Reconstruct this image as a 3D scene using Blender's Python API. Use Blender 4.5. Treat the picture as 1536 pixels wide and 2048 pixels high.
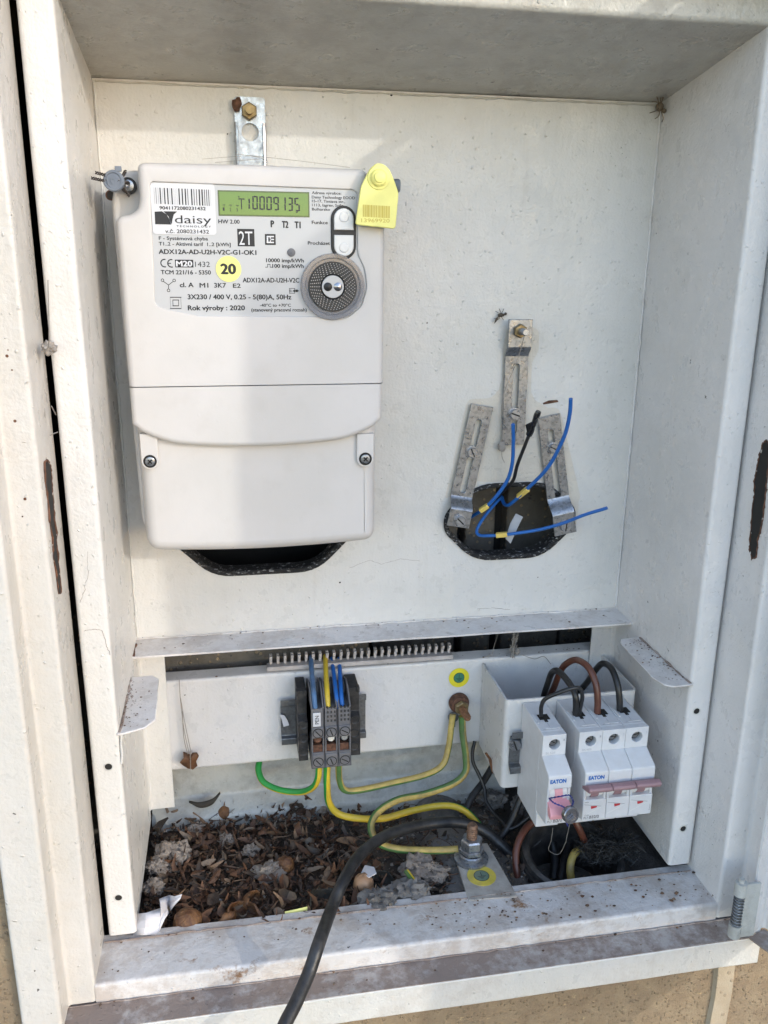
import bpy, bmesh, math, random
from mathutils import Vector, Matrix, noise
random.seed(7)
R = math.radians
S = 0.001                       # everything below is written in millimetres
scene = bpy.context.scene
for o in list(bpy.data.objects): bpy.data.objects.remove(o)

# ------------------------------------------------------------------ camera
CAM = Vector((86.356, -683.857, 305.339))
RIGHT = Vector((0.9843426, -0.1760652, 0.0084136))
DOWN = Vector((-0.0414037, -0.2773487, -0.9598768))
FWD = Vector((0.1713344, 0.9444992, -0.2802959))
FPX = 1705.5
cd = bpy.data.cameras.new('camera'); cam = bpy.data.objects.new('camera', cd)
scene.collection.objects.link(cam); scene.camera = cam
cd.sensor_fit = 'VERTICAL'; cd.sensor_height = 24; cd.sensor_width = 18
cd.lens = FPX / 2048 * 24; cd.clip_start = 0.02; cd.clip_end = 200
m = Matrix((RIGHT, -DOWN, -FWD)).transposed().to_4x4(); m.translation = CAM * S
cam.matrix_world = m

# ------------------------------------------------------------------ light
SUN_DIR = Vector((-1, 1.06, -.45)).normalized()
elev = math.asin(-SUN_DIR.z); azim = math.atan2(-SUN_DIR.x, -SUN_DIR.y)   # clockwise from +Y
w = bpy.data.worlds.new('World'); scene.world = w; w.use_nodes = True
nt = w.node_tree; bg = nt.nodes['Background']
sky = nt.nodes.new('ShaderNodeTexSky'); sky.sky_type = 'NISHITA'; sky.sun_disc = False
sky.sun_elevation = elev; sky.sun_rotation = azim
sky.air_density = 1.0; sky.dust_density = 0.3; sky.ozone_density = 1.0
hz = nt.nodes.new('ShaderNodeMix'); hz.data_type = 'RGBA'; hz.blend_type = 'MULTIPLY'; hz.inputs[0].default_value = 1
hz.inputs[7].default_value = (1.095, 1.0, .965, 1)          # thin warm haze over the whole sky, as the photograph's white balance has it
nt.links.new(sky.outputs[0], hz.inputs[6]); nt.links.new(hz.outputs[2], bg.inputs[0]); bg.inputs[1].default_value = 0.15
sl = bpy.data.lights.new('sun', 'SUN'); sun = bpy.data.objects.new('sun', sl)
scene.collection.objects.link(sun)
sl.energy = 0.34; sl.angle = R(0.7); sl.color = (1, .96, .87)
sun.rotation_euler = SUN_DIR.to_track_quat('-Z', 'Y').to_euler(); sun.location = (1, -1, 1)
vs = scene.view_settings; vs.view_transform = 'Standard'; vs.look = 'None'; vs.gamma = 1
vs.exposure = 2.04
scene.render.film_transparent = False
try:
    scene.cycles.max_bounces = 10; scene.cycles.diffuse_bounces = 6
except Exception: pass

# ------------------------------------------------------------------ measuring helpers (mm)
def ray(u, v): return RIGHT*((u-768)/FPX) + DOWN*((v-1024)/FPX) + FWD
def P(u, v, y):
    d = ray(u, v); return CAM + d*((y-CAM.y)/d.y)
def PZ(u, v, z):
    d = ray(u, v); return CAM + d*((z-CAM.z)/d.z)
def PX(u, v, x):
    d = ray(u, v); return CAM + d*((x-CAM.x)/d.x)

# ------------------------------------------------------------------ materials
MATS = {}
class NB:
    def __init__(s, name):
        s.m = bpy.data.materials.new(name); s.m.use_nodes = True
        s.t = s.m.node_tree; s.b = s.t.nodes['Principled BSDF']
        tc = s.t.nodes.new('ShaderNodeTexCoord'); geo = s.t.nodes.new('ShaderNodeNewGeometry')
        s.pos = geo.outputs['Position']; s.nrm = geo.outputs['Normal']; s.island = geo.outputs['Random Per Island']
    def n(s, ty, **k):
        x = s.t.nodes.new(ty)
        for a, b in k.items(): setattr(x, a, b)
        return x
    def l(s, a, b): s.t.links.new(a, b)
    def noise(s, scale, detail=4, rough=.55, dist=0, vec=None):
        x = s.n('ShaderNodeTexNoise'); x.inputs['Scale'].default_value = scale
        x.inputs['Detail'].default_value = detail; x.inputs['Roughness'].default_value = rough
        x.inputs['Distortion'].default_value = dist
        s.l(vec or s.pos, x.inputs['Vector']); return x.outputs['Fac']
    def scalevec(s, v):
        x = s.n('ShaderNodeVectorMath', operation='MULTIPLY'); s.l(s.pos, x.inputs[0]); x.inputs[1].default_value = v
        return x.outputs[0]
    def vor(s, scale, out='Distance', feat='F1', vec=None):
        x = s.n('ShaderNodeTexVoronoi', feature=feat); x.inputs['Scale'].default_value = scale
        s.l(vec or s.pos, x.inputs['Vector']); return x.outputs[out] if out else x
    def warp(s, amt):
        x = s.n('ShaderNodeTexNoise'); x.inputs['Scale'].default_value = 300; s.l(s.pos, x.inputs['Vector'])
        y = s.n('ShaderNodeVectorMath', operation='MULTIPLY_ADD'); s.l(x.outputs['Color'], y.inputs[0]); y.inputs[1].default_value = (amt, amt, amt); s.l(s.pos, y.inputs[2]); return y.outputs[0]
    def ramp(s, fac, stops):
        x = s.n('ShaderNodeValToRGB'); e = x.color_ramp.elements
        while len(e) < len(stops): e.new(.5)
        for el, (p, c) in zip(e, stops):
            el.position = p; el.color = (*c, 1) if not isinstance(c, (int, float)) else (c, c, c, 1)
        s.l(fac, x.inputs[0]); return x.outputs[0]
    def mix(s, fac, a, b, mode='MIX'):
        x = s.n('ShaderNodeMix', data_type='RGBA', blend_type=mode)
        for v, i in ((fac, 0), (a, 6), (b, 7)):
            if isinstance(v, (int, float)): x.inputs[i].default_value = v
            elif isinstance(v, tuple): x.inputs[i].default_value = (*v, 1)
            else: s.l(v, x.inputs[i])
        return x.outputs[2]
    def math(s, op, a, b=0.0, c=None):
        x = s.n('ShaderNodeMath', operation=op)
        for i, v in enumerate((a, b, c)):
            if v is None: continue
            if isinstance(v, (int, float)): x.inputs[i].default_value = v
            else: s.l(v, x.inputs[i])
        return x.outputs[0]
    def bump(s, h, dist, strength=1.0, prev=None):
        x = s.n('ShaderNodeBump'); x.inputs['Distance'].default_value = dist; x.inputs['Strength'].default_value = strength
        s.l(h, x.inputs['Height'])
        if prev: s.l(prev, x.inputs['Normal'])
        return x.outputs[0]
    def fin(s, col=None, rough=.5, metal=0, nrm=None, spec=None):
        if col is not None:
            if isinstance(col, tuple): s.b.inputs['Base Color'].default_value = (*col, 1)
            else: s.l(col, s.b.inputs['Base Color'])
        if isinstance(rough, (int, float)): s.b.inputs['Roughness'].default_value = rough
        else: s.l(rough, s.b.inputs['Roughness'])
        s.b.inputs['Metallic'].default_value = metal
        if spec is not None: s.b.inputs['Specular IOR Level'].default_value = spec
        if nrm: s.l(nrm, s.b.inputs['Normal'])
        MATS[s.m.name] = s.m; return s.m

def paint(name, c, dust=0.0, patches=True, rust=0.0, spots=1.0, dustcol=(.23, .185, .155), rough=.29, chips=1.0):
    k = NB(name)
    n1 = k.noise(9, 5); n2 = k.noise(45, 5, .6)
    c2 = (c[0]*.96, c[1]*.96, c[2]*.96); c3 = (min(c[0]*1.05, .8), min(c[1]*1.045, .8), min(c[2]*1.06, .8))
    col = k.mix(k.ramp(n1, [(.38, 0), (.62, 1)]), c2, c3)
    # touched-up patches with a sharp outline
    col = k.mix(k.ramp(k.noise(5, 4, .5, .5), [(.58, 0), (.586, .28 if patches else 0)]), col, (c[0]*.90, c[1]*.92, c[2]*.97))
    # faint grime
    col = k.mix(k.math('MULTIPLY', k.ramp(n2, [(.55, 0), (.85, 1)]), .2), col, (c[0]*.62, c[1]*.58, c[2]*.52))
    if dust > 0:
        d = k.ramp(k.math('ADD', k.noise(28, 6, .7), k.math('MULTIPLY', k.noise(130, 4, .7), .5)), [(.74-.12*dust, 0), (.92-.12*dust, 1)])
        col = k.mix(k.math('MULTIPLY', d, min(1, dust*1.1)), col, dustcol)
    # dark specks, each with its own cell
    v = k.vor(150, None, vec=k.warp(.006)); r = k.n('ShaderNodeSeparateColor'); k.l(v.outputs['Color'], r.inputs[0])
    clus = k.ramp(k.noise(16, 4, .6), [(.42, .0), (.62, 1)])
    sp = k.math('MULTIPLY', k.math('LESS_THAN', v.outputs['Distance'], k.math('MULTIPLY', k.math('POWER', r.outputs[1], 2.5), .16)), k.math('GREATER_THAN', r.outputs[0], k.math('SUBTRACT', .995, k.math('MULTIPLY', clus, .05+.06*spots))))
    col = k.mix(k.math('MULTIPLY', sp, .85), col, (.035, .025, .02))
    v2 = k.vor(55, None); r2 = k.n('ShaderNodeSeparateColor'); k.l(v2.outputs['Color'], r2.inputs[0])
    dd = k.math('ADD', v2.outputs['Distance'], k.math('MULTIPLY', k.noise(260, 3), .16))
    sp2 = k.math('MULTIPLY', k.math('LESS_THAN', dd, k.math('ADD', .08, k.math('MULTIPLY', r2.outputs[0], .07))), k.math('GREATER_THAN', r2.outputs[1], 1.0 - .022*spots))
    col = k.mix(k.math('MULTIPLY', sp2, .8), col, (.05, .03, .02))
    if rust > 0:
        rr = k.ramp(k.math('ADD', k.noise(38, 6, .75), k.math('MULTIPLY', k.noise(11, 2), .35)), [(.92-.15*rust, 0), (.98-.12*rust, 1)])
        col = k.mix(rr, col, k.mix(k.noise(200), (.20, .10, .045), (.33, .20, .11)))
    # drip streaks running down the paint
    stv = k.noise(1, 5, .6, .4, vec=k.scalevec((150, 150, 9)))
    col = k.mix(k.math('MULTIPLY', k.ramp(stv, [(.55, 0), (.78, 1)]), k.math('MULTIPLY', k.ramp(k.noise(7, 3), [(.4, 0), (.65, 1)]), .2 if patches else .04)), col, (c[0]*.66, c[1]*.60, c[2]*.52))
    # relief: orange peel, drips, paint blisters
    h = k.math('ADD', k.math('MULTIPLY', k.noise(520, 3, .5), .35), k.math('MULTIPLY', k.noise(120, 4, .6), .7))
    nb = k.bump(h, .0010*chips, .9)
    nb = k.bump(k.noise(1, 3, .5, .3, vec=k.scalevec((80, 80, 30))), .0008*chips, .8, nb)
    vb = k.vor(290, None, vec=k.warp(.004)); rb = k.n('ShaderNodeSeparateColor'); k.l(vb.outputs['Color'], rb.inputs[0])
    bl = k.math('MULTIPLY', k.ramp(k.math('DIVIDE', vb.outputs['Distance'], k.math('ADD', .25, rb.outputs[0])), [(.0, 1), (.30, 0)]), k.math('GREATER_THAN', k.math('ADD', rb.outputs[2], k.math('MULTIPLY', k.noise(11, 5, .7), 1.5)), 1.50))
    nb = k.bump(bl, .0006*chips, 1.0, nb)
    return k.fin(col, k.ramp(k.noise(60, 3), [(.3, rough-.06), (.7, rough+.14)]), 0, nb, .45)

paint('meter_plastic', (.575, .553, .53), spots=.0, chips=.10, patches=False, rough=.36)
CREAM = (.63, .615, .58)
paint('paint_old', (.60, .56, .49), spots=.6)
paint('paint', CREAM, spots=.25)
paint('paint_grey', (.66, .645, .625), spots=.35, rust=.03)
paint('paint_stained_shade', (.52, .505, .45), dust=.22, spots=1.5)  # ceiling: real stains plus a darker tone painted in for shade
paint('paint_jamb', (.56, .54, .50), rust=.2, spots=.9, dust=.10, dustcol=(.42, .34, .25))
paint('paint_dusty', (.66, .635, .61), dust=.34, spots=2.4, dustcol=(.34, .28, .24))
paint('paint_sill', (.61, .585, .56), dust=.5, rust=1.0, spots=6, dustcol=(.38, .31, .255))
paint('paint_low', (.58, .575, .54), dust=.25, rust=.35, spots=2, dustcol=(.40, .34, .28))
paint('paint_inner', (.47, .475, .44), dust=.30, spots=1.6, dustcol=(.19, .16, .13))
paint('brown_dirt', (.40, .36, .33), dust=1.2, rust=.35, spots=2.5, dustcol=(.25, .195, .165), rough=.7)

def simple(name, c, rough=.5, metal=0, var=.12, scale=120, bump=0.0, bscale=400, spec=.5, dirt=0.0, dirtcol=(.12, .09, .06)):
    k = NB(name)
    f = k.ramp(k.noise(scale, 4), [(.3, 0), (.7, 1)])
    col = k.mix(f, tuple(x*(1-var) for x in c), tuple(min(1, x*(1+var)) for x in c))
    if dirt: col = k.mix(k.math('MULTIPLY', k.ramp(k.noise(90, 5, .7), [(.42, 0), (.7, 1)]), dirt), col, dirtcol)
    nb = k.bump(k.noise(bscale, 4), bump, 1.0) if bump else None
    return k.fin(col, rough, metal, nb, spec)


simple('meter_shell', (.47, .46, .45), .45, var=.02, bump=.00003, bscale=1500)
simple('plate_print', (.47, .475, .485), .3, var=.01)
simple('white_label', (.62, .62, .64), .35, var=.01)
simple('black_print', (.012, .012, .014), .5, var=0)
simple('red_print', (.45, .03, .04), .5, var=0)
simple('blue_print', (.01, .12, .42), .45, var=0)
simple('grey_print', (.16, .16, .17), .5, var=0)
simple('lcd_green', (.09, .19, .022), .12, var=.04, scale=25)
simple('lcd_frame', (.05, .09, .02), .2, var=0)
simple('black_rubber', (.018, .018, .018), .55, var=.3, bump=.0002, bscale=300)
simple('button_white', (.68, .68, .67), .4, var=.02)
simple('port_black', (.014, .015, .017), .45, var=.1)
simple('sensor', (.32, .32, .34), .2, .9)
simple('yellow_tag', (.80, .76, .24), .45, var=.03, bump=.0001)
simple('yellow_print', (.55, .42, .06), .5, var=0)
simple('seal_grey', (.16, .185, .225), .5, var=.1, bump=.0002)
simple('wire_dark', (.05, .04, .035), .5, .3, var=.3)
simple('rusty', (.12, .055, .032), .75, .2, var=.6, scale=300, bump=.0005)
simple('brass', (.30, .22, .11), .45, .8, var=.3, scale=300, dirt=.5)
simple('old_stud', (.20, .115, .075), .6, .4, var=.45, scale=400, bump=.0003, dirt=.3)
simple('copper_bolt', (.30, .15, .08), .5, .6, var=.4, scale=400, bump=.0002)
simple('blue_wire', (.015, .12, .42), .35, var=.1, dirt=.05)
simple('blue_wire_dusty', (.07, .15, .28), .5, var=.3, dirt=.35, dirtcol=(.2, .2, .2))
simple('black_wire', (.012, .012, .013), .36, var=.3, dirt=.22, dirtcol=(.09, .085, .08))
simple('cable_sheath', (.014, .014, .015), .42, var=.3, bump=.0002, dirt=.3, dirtcol=(.10, .095, .09))
simple('black_tape', (.012, .012, .013), .22, var=.2)
simple('brown_wire', (.10, .032, .02), .35, var=.15, dirt=.25)
simple('sleeve_yellow', (.70, .52, .13), .4, var=.05)
simple('wire_yellow', (.66, .47, .04), .38, var=.1, dirt=.18, dirtcol=(.28, .22, .11))
simple('wire_yellow_dirty', (.46, .34, .09), .5, var=.2, dirt=.65, dirtcol=(.20, .15, .08))
simple('wire_green', (.02, .27, .05), .35, var=.1, dirt=.1)
simple('wire_green_dirty', (.07, .17, .045), .5, var=.25, dirt=.45, dirtcol=(.17, .14, .08))
simple('breaker_white', (.63, .635, .65), .4, var=.03, dirt=.16, dirtcol=(.40, .34, .28))
simple('breaker_line', (.36, .37, .39), .5, var=0)
simple('pocket_dark', (.012, .011, .01), .8, var=0)  # near black: shade painted into holes and slots, also dirt specks
simple('toggle_mauve', (.31, .185, .20), .45, var=.06)
simple('toggle_pink', (.72, .34, .38), .45, var=.06)
simple('blue_string', (.03, .04, .20), .7, var=.3)
simple('block_grey', (.13, .13, .14), .6, var=.15, bump=.0002, dirt=.4, dirtcol=(.24, .21, .18))
simple('block_black', (.02, .02, .021), .45, var=.3, dirt=.25, dirtcol=(.2, .18, .16))
simple('comb_grey', (.46, .43, .42), .5, var=.1, dirt=.45, dirtcol=(.2, .17, .14))
simple('sticker_yellow', (.74, .64, .03), .4, var=.05, dirt=.12)
simple('sticker_green', (.04, .19, .12), .4, var=.08, dirt=.15)
simple('cobweb', (.30, .27, .24), .9, var=.2)
simple('leaf_brown', (.14, .065, .03), .7, var=.4, bump=.0004)
simple('curled_leaf', (.035, .03, .022), .75, var=.4, bump=.0004)
simple('insect', (.06, .045, .03), .6, var=.3)
simple('spider', (.16, .12, .08), .7, var=.3)
simple('white_plastic', (.66, .64, .66), .3, var=.04, dirt=.2, dirtcol=(.3, .26, .2))
simple('paper_grey', (.36, .36, .37), .6, var=.1)
simple('tan_shell', (.34, .20, .115), .45, var=.2, scale=60, bump=.0004, dirt=.25)
simple('plate_pale', (.40, .375, .34), .6, .15, var=.15, bump=.0003, dirt=.4, dirtcol=(.2, .13, .09))
simple('sticker_dirty', (.58, .47, .07), .5, var=.15, dirt=.6, dirtcol=(.33, .27, .16))
simple('sticker_green_dirty', (.12, .19, .14), .6, var=.2, dirt=.6, dirtcol=(.25, .22, .17))
simple('bark_brown', (.20, .085, .035), .7, var=.3, dirt=.2)

def metal_zinc(name, c, rough, spang=.25):
    k = NB(name)
    v = k.vor(520, 'Color'); s = k.n('ShaderNodeSeparateColor'); k.l(v, s.inputs[0])
    g = k.math('ADD', k.math('MULTIPLY', s.outputs[0], spang), k.math('MULTIPLY', k.noise(160, 5, .7), .5))
    col = k.mix(k.ramp(g, [(.15, 0), (.6, 1)]), tuple(x*.55 for x in c), c)
    col = k.mix(k.math('MULTIPLY', k.ramp(k.noise(70, 5, .7), [(.55, 0), (.75, 1)]), .5), col, (.22, .20, .16))
    nb = k.bump(k.noise(700, 3), .0001, .6)
    return k.fin(col, k.ramp(k.noise(220, 3), [(.3, rough), (.7, rough+.22)]), .8, nb)
metal_zinc('zinc', (.30, .315, .34), .22, .6)
metal_zinc('zinc_bright', (.44, .46, .50), .22)
metal_zinc('zinc_dull', (.24, .25, .265), .40)

k = NB('trim_rubber')
k.fin(k.mix(k.ramp(k.noise(240, 5, .75, vec=k.scalevec((1, 1, 2.2))), [(.56, 0), (.66, 1)]), (.014, .014, .015), (.42, .42, .42)), .85, 0, k.bump(k.noise(300), .0012))

def masonry(name, a, b, c, sc=1.0, bump=.0018, joints=False):
    k = NB(name)
    col = k.mix(k.ramp(k.noise(34*sc, 8, .7), [(.3, 0), (.7, 1)]), a, b)
    v = k.vor(240*sc, None); s = k.n('ShaderNodeSeparateColor'); k.l(v.outputs['Color'], s.inputs[0])
    st = k.math('MULTIPLY', k.ramp(v.outputs['Distance'], [(.3, 1), (.45, 0)]), k.math('GREATER_THAN', s.outputs[0], .72))
    col = k.mix(k.math('MULTIPLY', st, .7), col, k.mix(s.outputs[1], (.36, .27, .17), c))
    v2 = k.vor(110*sc, None, vec=k.warp(.012)); s2 = k.n('ShaderNodeSeparateColor'); k.l(v2.outputs['Color'], s2.inputs[0])
    st2 = k.math('MULTIPLY', k.ramp(v2.outputs['Distance'], [(.22, 1), (.3, 0)]), k.math('GREATER_THAN', s2.outputs[0], .93))
    col = k.mix(k.math('MULTIPLY', st2, .8), col, k.mix(k.math('GREATER_THAN', s2.outputs[1], .5), (.05, .05, .055), (.50, .38, .22)))
    h = k.math('ADD', k.noise(90*sc, 8, .75), k.math('MULTIPLY', st, .5))
    return k.fin(col, .9, 0, k.bump(h, bump, 1.0))
masonry('sandy_plaster', (.26, .19, .12), (.38, .295, .19), (.21, .155, .10), 1.6, .004)
masonry('mortar_strip', (.36, .29, .20), (.46, .385, .28), (.30, .24, .17), bump=.001)
masonry('grey_block', (.10, .09, .075), (.165, .15, .13), (.07, .06, .055), bump=.0014)
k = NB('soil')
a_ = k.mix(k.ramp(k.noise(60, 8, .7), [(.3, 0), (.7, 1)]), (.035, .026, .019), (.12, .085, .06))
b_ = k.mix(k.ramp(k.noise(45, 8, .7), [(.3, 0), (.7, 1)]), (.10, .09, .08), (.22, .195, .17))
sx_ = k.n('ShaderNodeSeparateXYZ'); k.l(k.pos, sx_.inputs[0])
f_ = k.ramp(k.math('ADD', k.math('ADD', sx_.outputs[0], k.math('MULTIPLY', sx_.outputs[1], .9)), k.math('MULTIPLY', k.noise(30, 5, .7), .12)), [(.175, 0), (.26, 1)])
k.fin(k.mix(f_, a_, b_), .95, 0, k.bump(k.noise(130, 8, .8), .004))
masonry('grey_rubble', (.13, .12, .11), (.27, .25, .23), (.10, .09, .08), 1.2, .003)
masonry('mortar_lump', (.24, .195, .16), (.46, .39, .33), (.16, .13, .10), 1.6, .004)
masonry('asphalt', (.035, .034, .033), (.06, .058, .056), (.03, .03, .03), .3, .003)

k = NB('litter')
col = k.ramp(k.island, [(0, (.022, .015, .011)), (.25, (.095, .045, .024)), (.5, (.20, .092, .045)), (.7, (.07, .052, .04)), (.85, (.30, .18, .10)), (1, (.20, .165, .13))])
k.fin(k.mix(k.noise(260, 4), col, k.mix(.5, col, (.01, .008, .006))), .72, 0, k.bump(k.noise(400), .0005))
k = NB('pebbles')
col = k.ramp(k.island, [(0, (.05, .035, .025)), (.35, (.14, .095, .055)), (.6, (.20, .15, .10)), (.85, (.32, .27, .22)), (1, (.50, .46, .43))])
k.fin(col, .85, 0, k.bump(k.noise(500), .0006))
k = NB('walnut')
col = k.mix(k.ramp(k.noise(60, 6, .7, 1.5), [(.40, 0), (.62, 1)]), (.085, .032, .012), (.22, .105, .04))
k.fin(col, .5, 0, k.bump(k.noise(110, 6, .7, 2), .0016))
k = NB('clear_plastic')
k.b.inputs['Alpha'].default_value = .5
k.fin((.30, .30, .32), .08)

# ------------------------------------------------------------------ mesh builder
WLOC = {}
def empty(name, loc, label, cat, group=None):
    o = bpy.data.objects.new(name, None); scene.collection.objects.link(o)
    o.empty_display_size = .01; o.location = Vector(loc)*S; WLOC[o.name] = Vector(loc)*S
    o['label'] = label; o['category'] = cat
    if group: o['group'] = group
    return o
def tag(o, label=None, cat=None, group=None, kind=None):
    if label: o['label'] = label
    if cat: o['category'] = cat
    if group: o['group'] = group
    if kind: o['kind'] = kind
    return o

class MB:
    def __init__(s): s.v = []; s.f = []; s.mi = []; s.sharp = 35; s.wn = True
    def add(s, vs, fs, mi=0):
        b = len(s.v); s.v += [Vector(p) for p in vs]; s.f += [[b+i for i in f] for f in fs]; s.mi += [mi]*len(fs); return b
    def box(s, x0, x1, y0, y1, z0, z1, mi=0):
        x0, x1 = sorted((x0, x1)); y0, y1 = sorted((y0, y1)); z0, z1 = sorted((z0, z1))
        s.add([(x, y, z) for z in (z0, z1) for y in (y0, y1) for x in (x0, x1)],
              [(0, 2, 3, 1), (4, 5, 7, 6), (0, 1, 5, 4), (2, 6, 7, 3), (0, 4, 6, 2), (1, 3, 7, 5)], mi); return s
    def loops(s, L, cap0=True, cap1=True, mi=0, closed=True):
        n = len(L[0]); vs = [p for l in L for p in l]; fs = []
        for i in range(len(L)-1):
            for j in range(n if closed else n-1):
                k2 = (j+1) % n; fs.append((i*n+j, i*n+k2, (i+1)*n+k2, (i+1)*n+j))
        if cap0: fs.append(tuple(range(n-1, -1, -1)))
        if cap1: fs.append(tuple((len(L)-1)*n+j for j in range(n)))
        s.add(vs, fs, mi); return s
    def poly(s, pts, d, mi=0):              # polygon (3-D points) extruded by d
        pts = [Vector(p) for p in pts]; d = Vector(d); return s.loops([pts, [p+d for p in pts]], mi=mi)
    def tube(s, pts, r, seg=12, mi=0, stripe=None, twist=0.0, caps=True):
        pts = [Vector(p) for p in pts]; n = len(pts); fr = []
        t0 = (pts[1]-pts[0]).normalized(); up = Vector((0, 0, 1)) if abs(t0.z) < .9 else Vector((1, 0, 0))
        a = (up-t0*up.dot(t0)).normalized(); L = []
        for i, p in enumerate(pts):
            t = (pts[min(i+1, n-1)]-pts[max(i-1, 0)]).normalized()
            a = (a-t*a.dot(t)).normalized(); b = t.cross(a)
            rr = r(i/(n-1)) if callable(r) else r
            tw = twist*i/(n-1)
            L.append([p+(a*math.cos(q+tw)+b*math.sin(q+tw))*rr for q in [2*math.pi*j/seg for j in range(seg)]])
        f0 = len(s.f); s.loops(L, caps, caps, mi)
        if stripe:
            for i in range(n-1):
                for j in range(seg):
                    if stripe[0] <= j < stripe[1]: s.mi[f0+i*seg+j] = 1
        return s
    def cyl(s, p0, p1, r0, r1=None, seg=20, mi=0):
        r1 = r0 if r1 is None else r1
        return s.tube([p0, Vector(p0)+(Vector(p1)-Vector(p0))*.999, p1], lambda q: r0+(r1-r0)*q, seg, mi)
    def lathe(s, prof, o, ax, seg=24, mi=0):   # prof: (radius, height) pairs
        ax = Vector(ax).normalized(); o = Vector(o); up = Vector((0, 0, 1)) if abs(ax.z) < .9 else Vector((1, 0, 0))
        a = (up-ax*up.dot(ax)).normalized(); b = ax.cross(a)
        L = [[o+ax*h+(a*math.cos(2*math.pi*j/seg)+b*math.sin(2*math.pi*j/seg))*max(r, .01) for j in range(seg)] for r, h in prof]
        return s.loops(L, True, True, mi)
    def hexa(s, o, ax, r, h, mi=0, seg=6): return s.lathe([(r*.9, 0), (r, .15*h), (r, .85*h), (r*.88, h)], o, ax, seg, mi)
    def capped(s, outer, holes, mi=0, flip=False):   # planar face with holes
        bm = bmesh.new(); es = []
        for lp in [outer]+holes:
            vs = [bm.verts.new(p) for p in lp]
            for i in range(len(vs)): es.append(bm.edges.new((vs[i], vs[(i+1) % len(vs)])))
        bmesh.ops.triangle_fill(bm, use_beauty=True, use_dissolve=False, edges=es)
        bm.verts.ensure_lookup_table(); bm.verts.index_update()
        s.add([v.co.copy() for v in bm.verts], [[v.index for v in f.verts] for f in bm.faces], mi); bm.free(); return s
    def plate(s, outer, holes, d, mi=0, mih=None):   # plate with holes, thickness vector d
        d = Vector(d); outer = [Vector(p) for p in outer]; holes = [[Vector(p) for p in h] for h in holes]
        s.capped(outer, holes, mi); s.capped([p+d for p in outer], [[p+d for p in h] for h in holes], mi)
        for lp in [outer]+holes: s.loops([lp, [p+d for p in lp]], False, False, mi if mih is None or lp is outer else mih)
        return s
    def ico(s, c, r, sub=1, amp=0, freq=.1, squash=(1, 1, 1), mi=0, seed=0):
        bm = bmesh.new(); bmesh.ops.create_icosphere(bm, subdivisions=sub, radius=1)
        vs = []
        for v in bm.verts:
            p = v.co.copy(); q = 1+amp*noise.noise(p*freq+Vector((seed*3.1, seed, 0)))
            vs.append(Vector(c)+Vector((p.x*squash[0], p.y*squash[1], p.z*squash[2]))*r*q)
        bm.verts.index_update()
        s.add(vs, [[v.index for v in f.verts] for f in bm.faces], mi); bm.free(); return s
    def xf(s, mat): s.v = [mat @ p for p in s.v]; return s
    def build(s, name, mats, parent=None, bevel=0, seg=2, origin=None):
        if isinstance(mats, str): mats = [mats]
        xs = [p.x for p in s.v]; ys = [p.y for p in s.v]; zs = [p.z for p in s.v]
        o0 = Vector(origin) if origin is not None else Vector(((min(xs)+max(xs))/2, (min(ys)+max(ys))/2, min(zs)))
        me = bpy.data.meshes.new(name)
        me.from_pydata([tuple((p-o0)*S) for p in s.v], [], s.f)
        for i, mm in enumerate(mats): me.materials.append(MATS[mm])
        me.polygons.foreach_set('material_index', s.mi)
        bm = bmesh.new(); bm.from_mesh(me)
        bmesh.ops.remove_doubles(bm, verts=bm.verts, dist=1e-7)
        bmesh.ops.recalc_face_normals(bm, faces=bm.faces); bm.to_mesh(me); bm.free()
        me.shade_smooth(); me.set_sharp_from_angle(angle=R(s.sharp))
        o = bpy.data.objects.new(name, me); scene.collection.objects.link(o)
        loc = o0*S; WLOC[o.name] = loc
        if parent is not None: o.parent = parent; o.location = loc-WLOC[parent.name]
        else: o.location = loc
        if len(s.f) > 12 and s.wn:
            wn = True
        else: wn = False
        if bevel:
            md = o.modifiers.new('bevel', 'BEVEL'); md.width = bevel*S; md.segments = seg; md.limit_method = 'ANGLE'; md.angle_limit = R(40)
            md.harden_normals = False
        if wn and len(s.f) < 20000:
            mw = o.modifiers.new('weighted', 'WEIGHTED_NORMAL'); mw.keep_sharp = True; mw.weight = 80
        return o

def smooth(pts, n=8):                       # Catmull-Rom
    pts = [Vector(p) for p in pts]; q = [pts[0]*2-pts[1]]+pts+[pts[-1]*2-pts[-2]]; out = []
    for i in range(1, len(q)-2):
        a, b, c, d = q[i-1:i+3]
        for j in range(n):
            t = j/n
            out.append(.5*((2*b)+(c-a)*t+(2*a-5*b+4*c-d)*t*t+(3*b-a-3*c+d)*t*t*t))
    out.append(pts[-1]); return out
def uvy(L): return [P(*p) for p in L]
def fillet(pts, r, n=4):
    pts = [Vector(p) for p in pts]; out = [pts[0]]
    for i in range(1, len(pts)-1):
        a, b, c = pts[i-1], pts[i], pts[i+1]; rr = min(r, (a-b).length*.45, (c-b).length*.45)
        p0 = b+(a-b).normalized()*rr; p1 = b+(c-b).normalized()*rr
        for j in range(n+1):
            t = j/n; out.append(p0*(1-t)**2+b*2*t*(1-t)+p1*t*t)
    out.append(pts[-1]); return out
def rrect(x0, x1, z0, z1, r, n=6):          # rounded rectangle in x, z
    out = []
    for cx, cz, a0 in ((x1-r, z1-r, 0), (x0+r, z1-r, 90), (x0+r, z0+r, 180), (x1-r, z0+r, 270)):
        for j in range(n+1):
            a = R(a0+90*j/n); out.append((cx+r*math.cos(a), cz+r*math.sin(a)))
    return out
def circ(cx, cz, r, n=24): return [(cx+r*math.cos(2*math.pi*j/n), cz+r*math.sin(2*math.pi*j/n)) for j in range(n)]
def xz(pts, y): return [Vector((a, y, b)) for a, b in pts]

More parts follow.
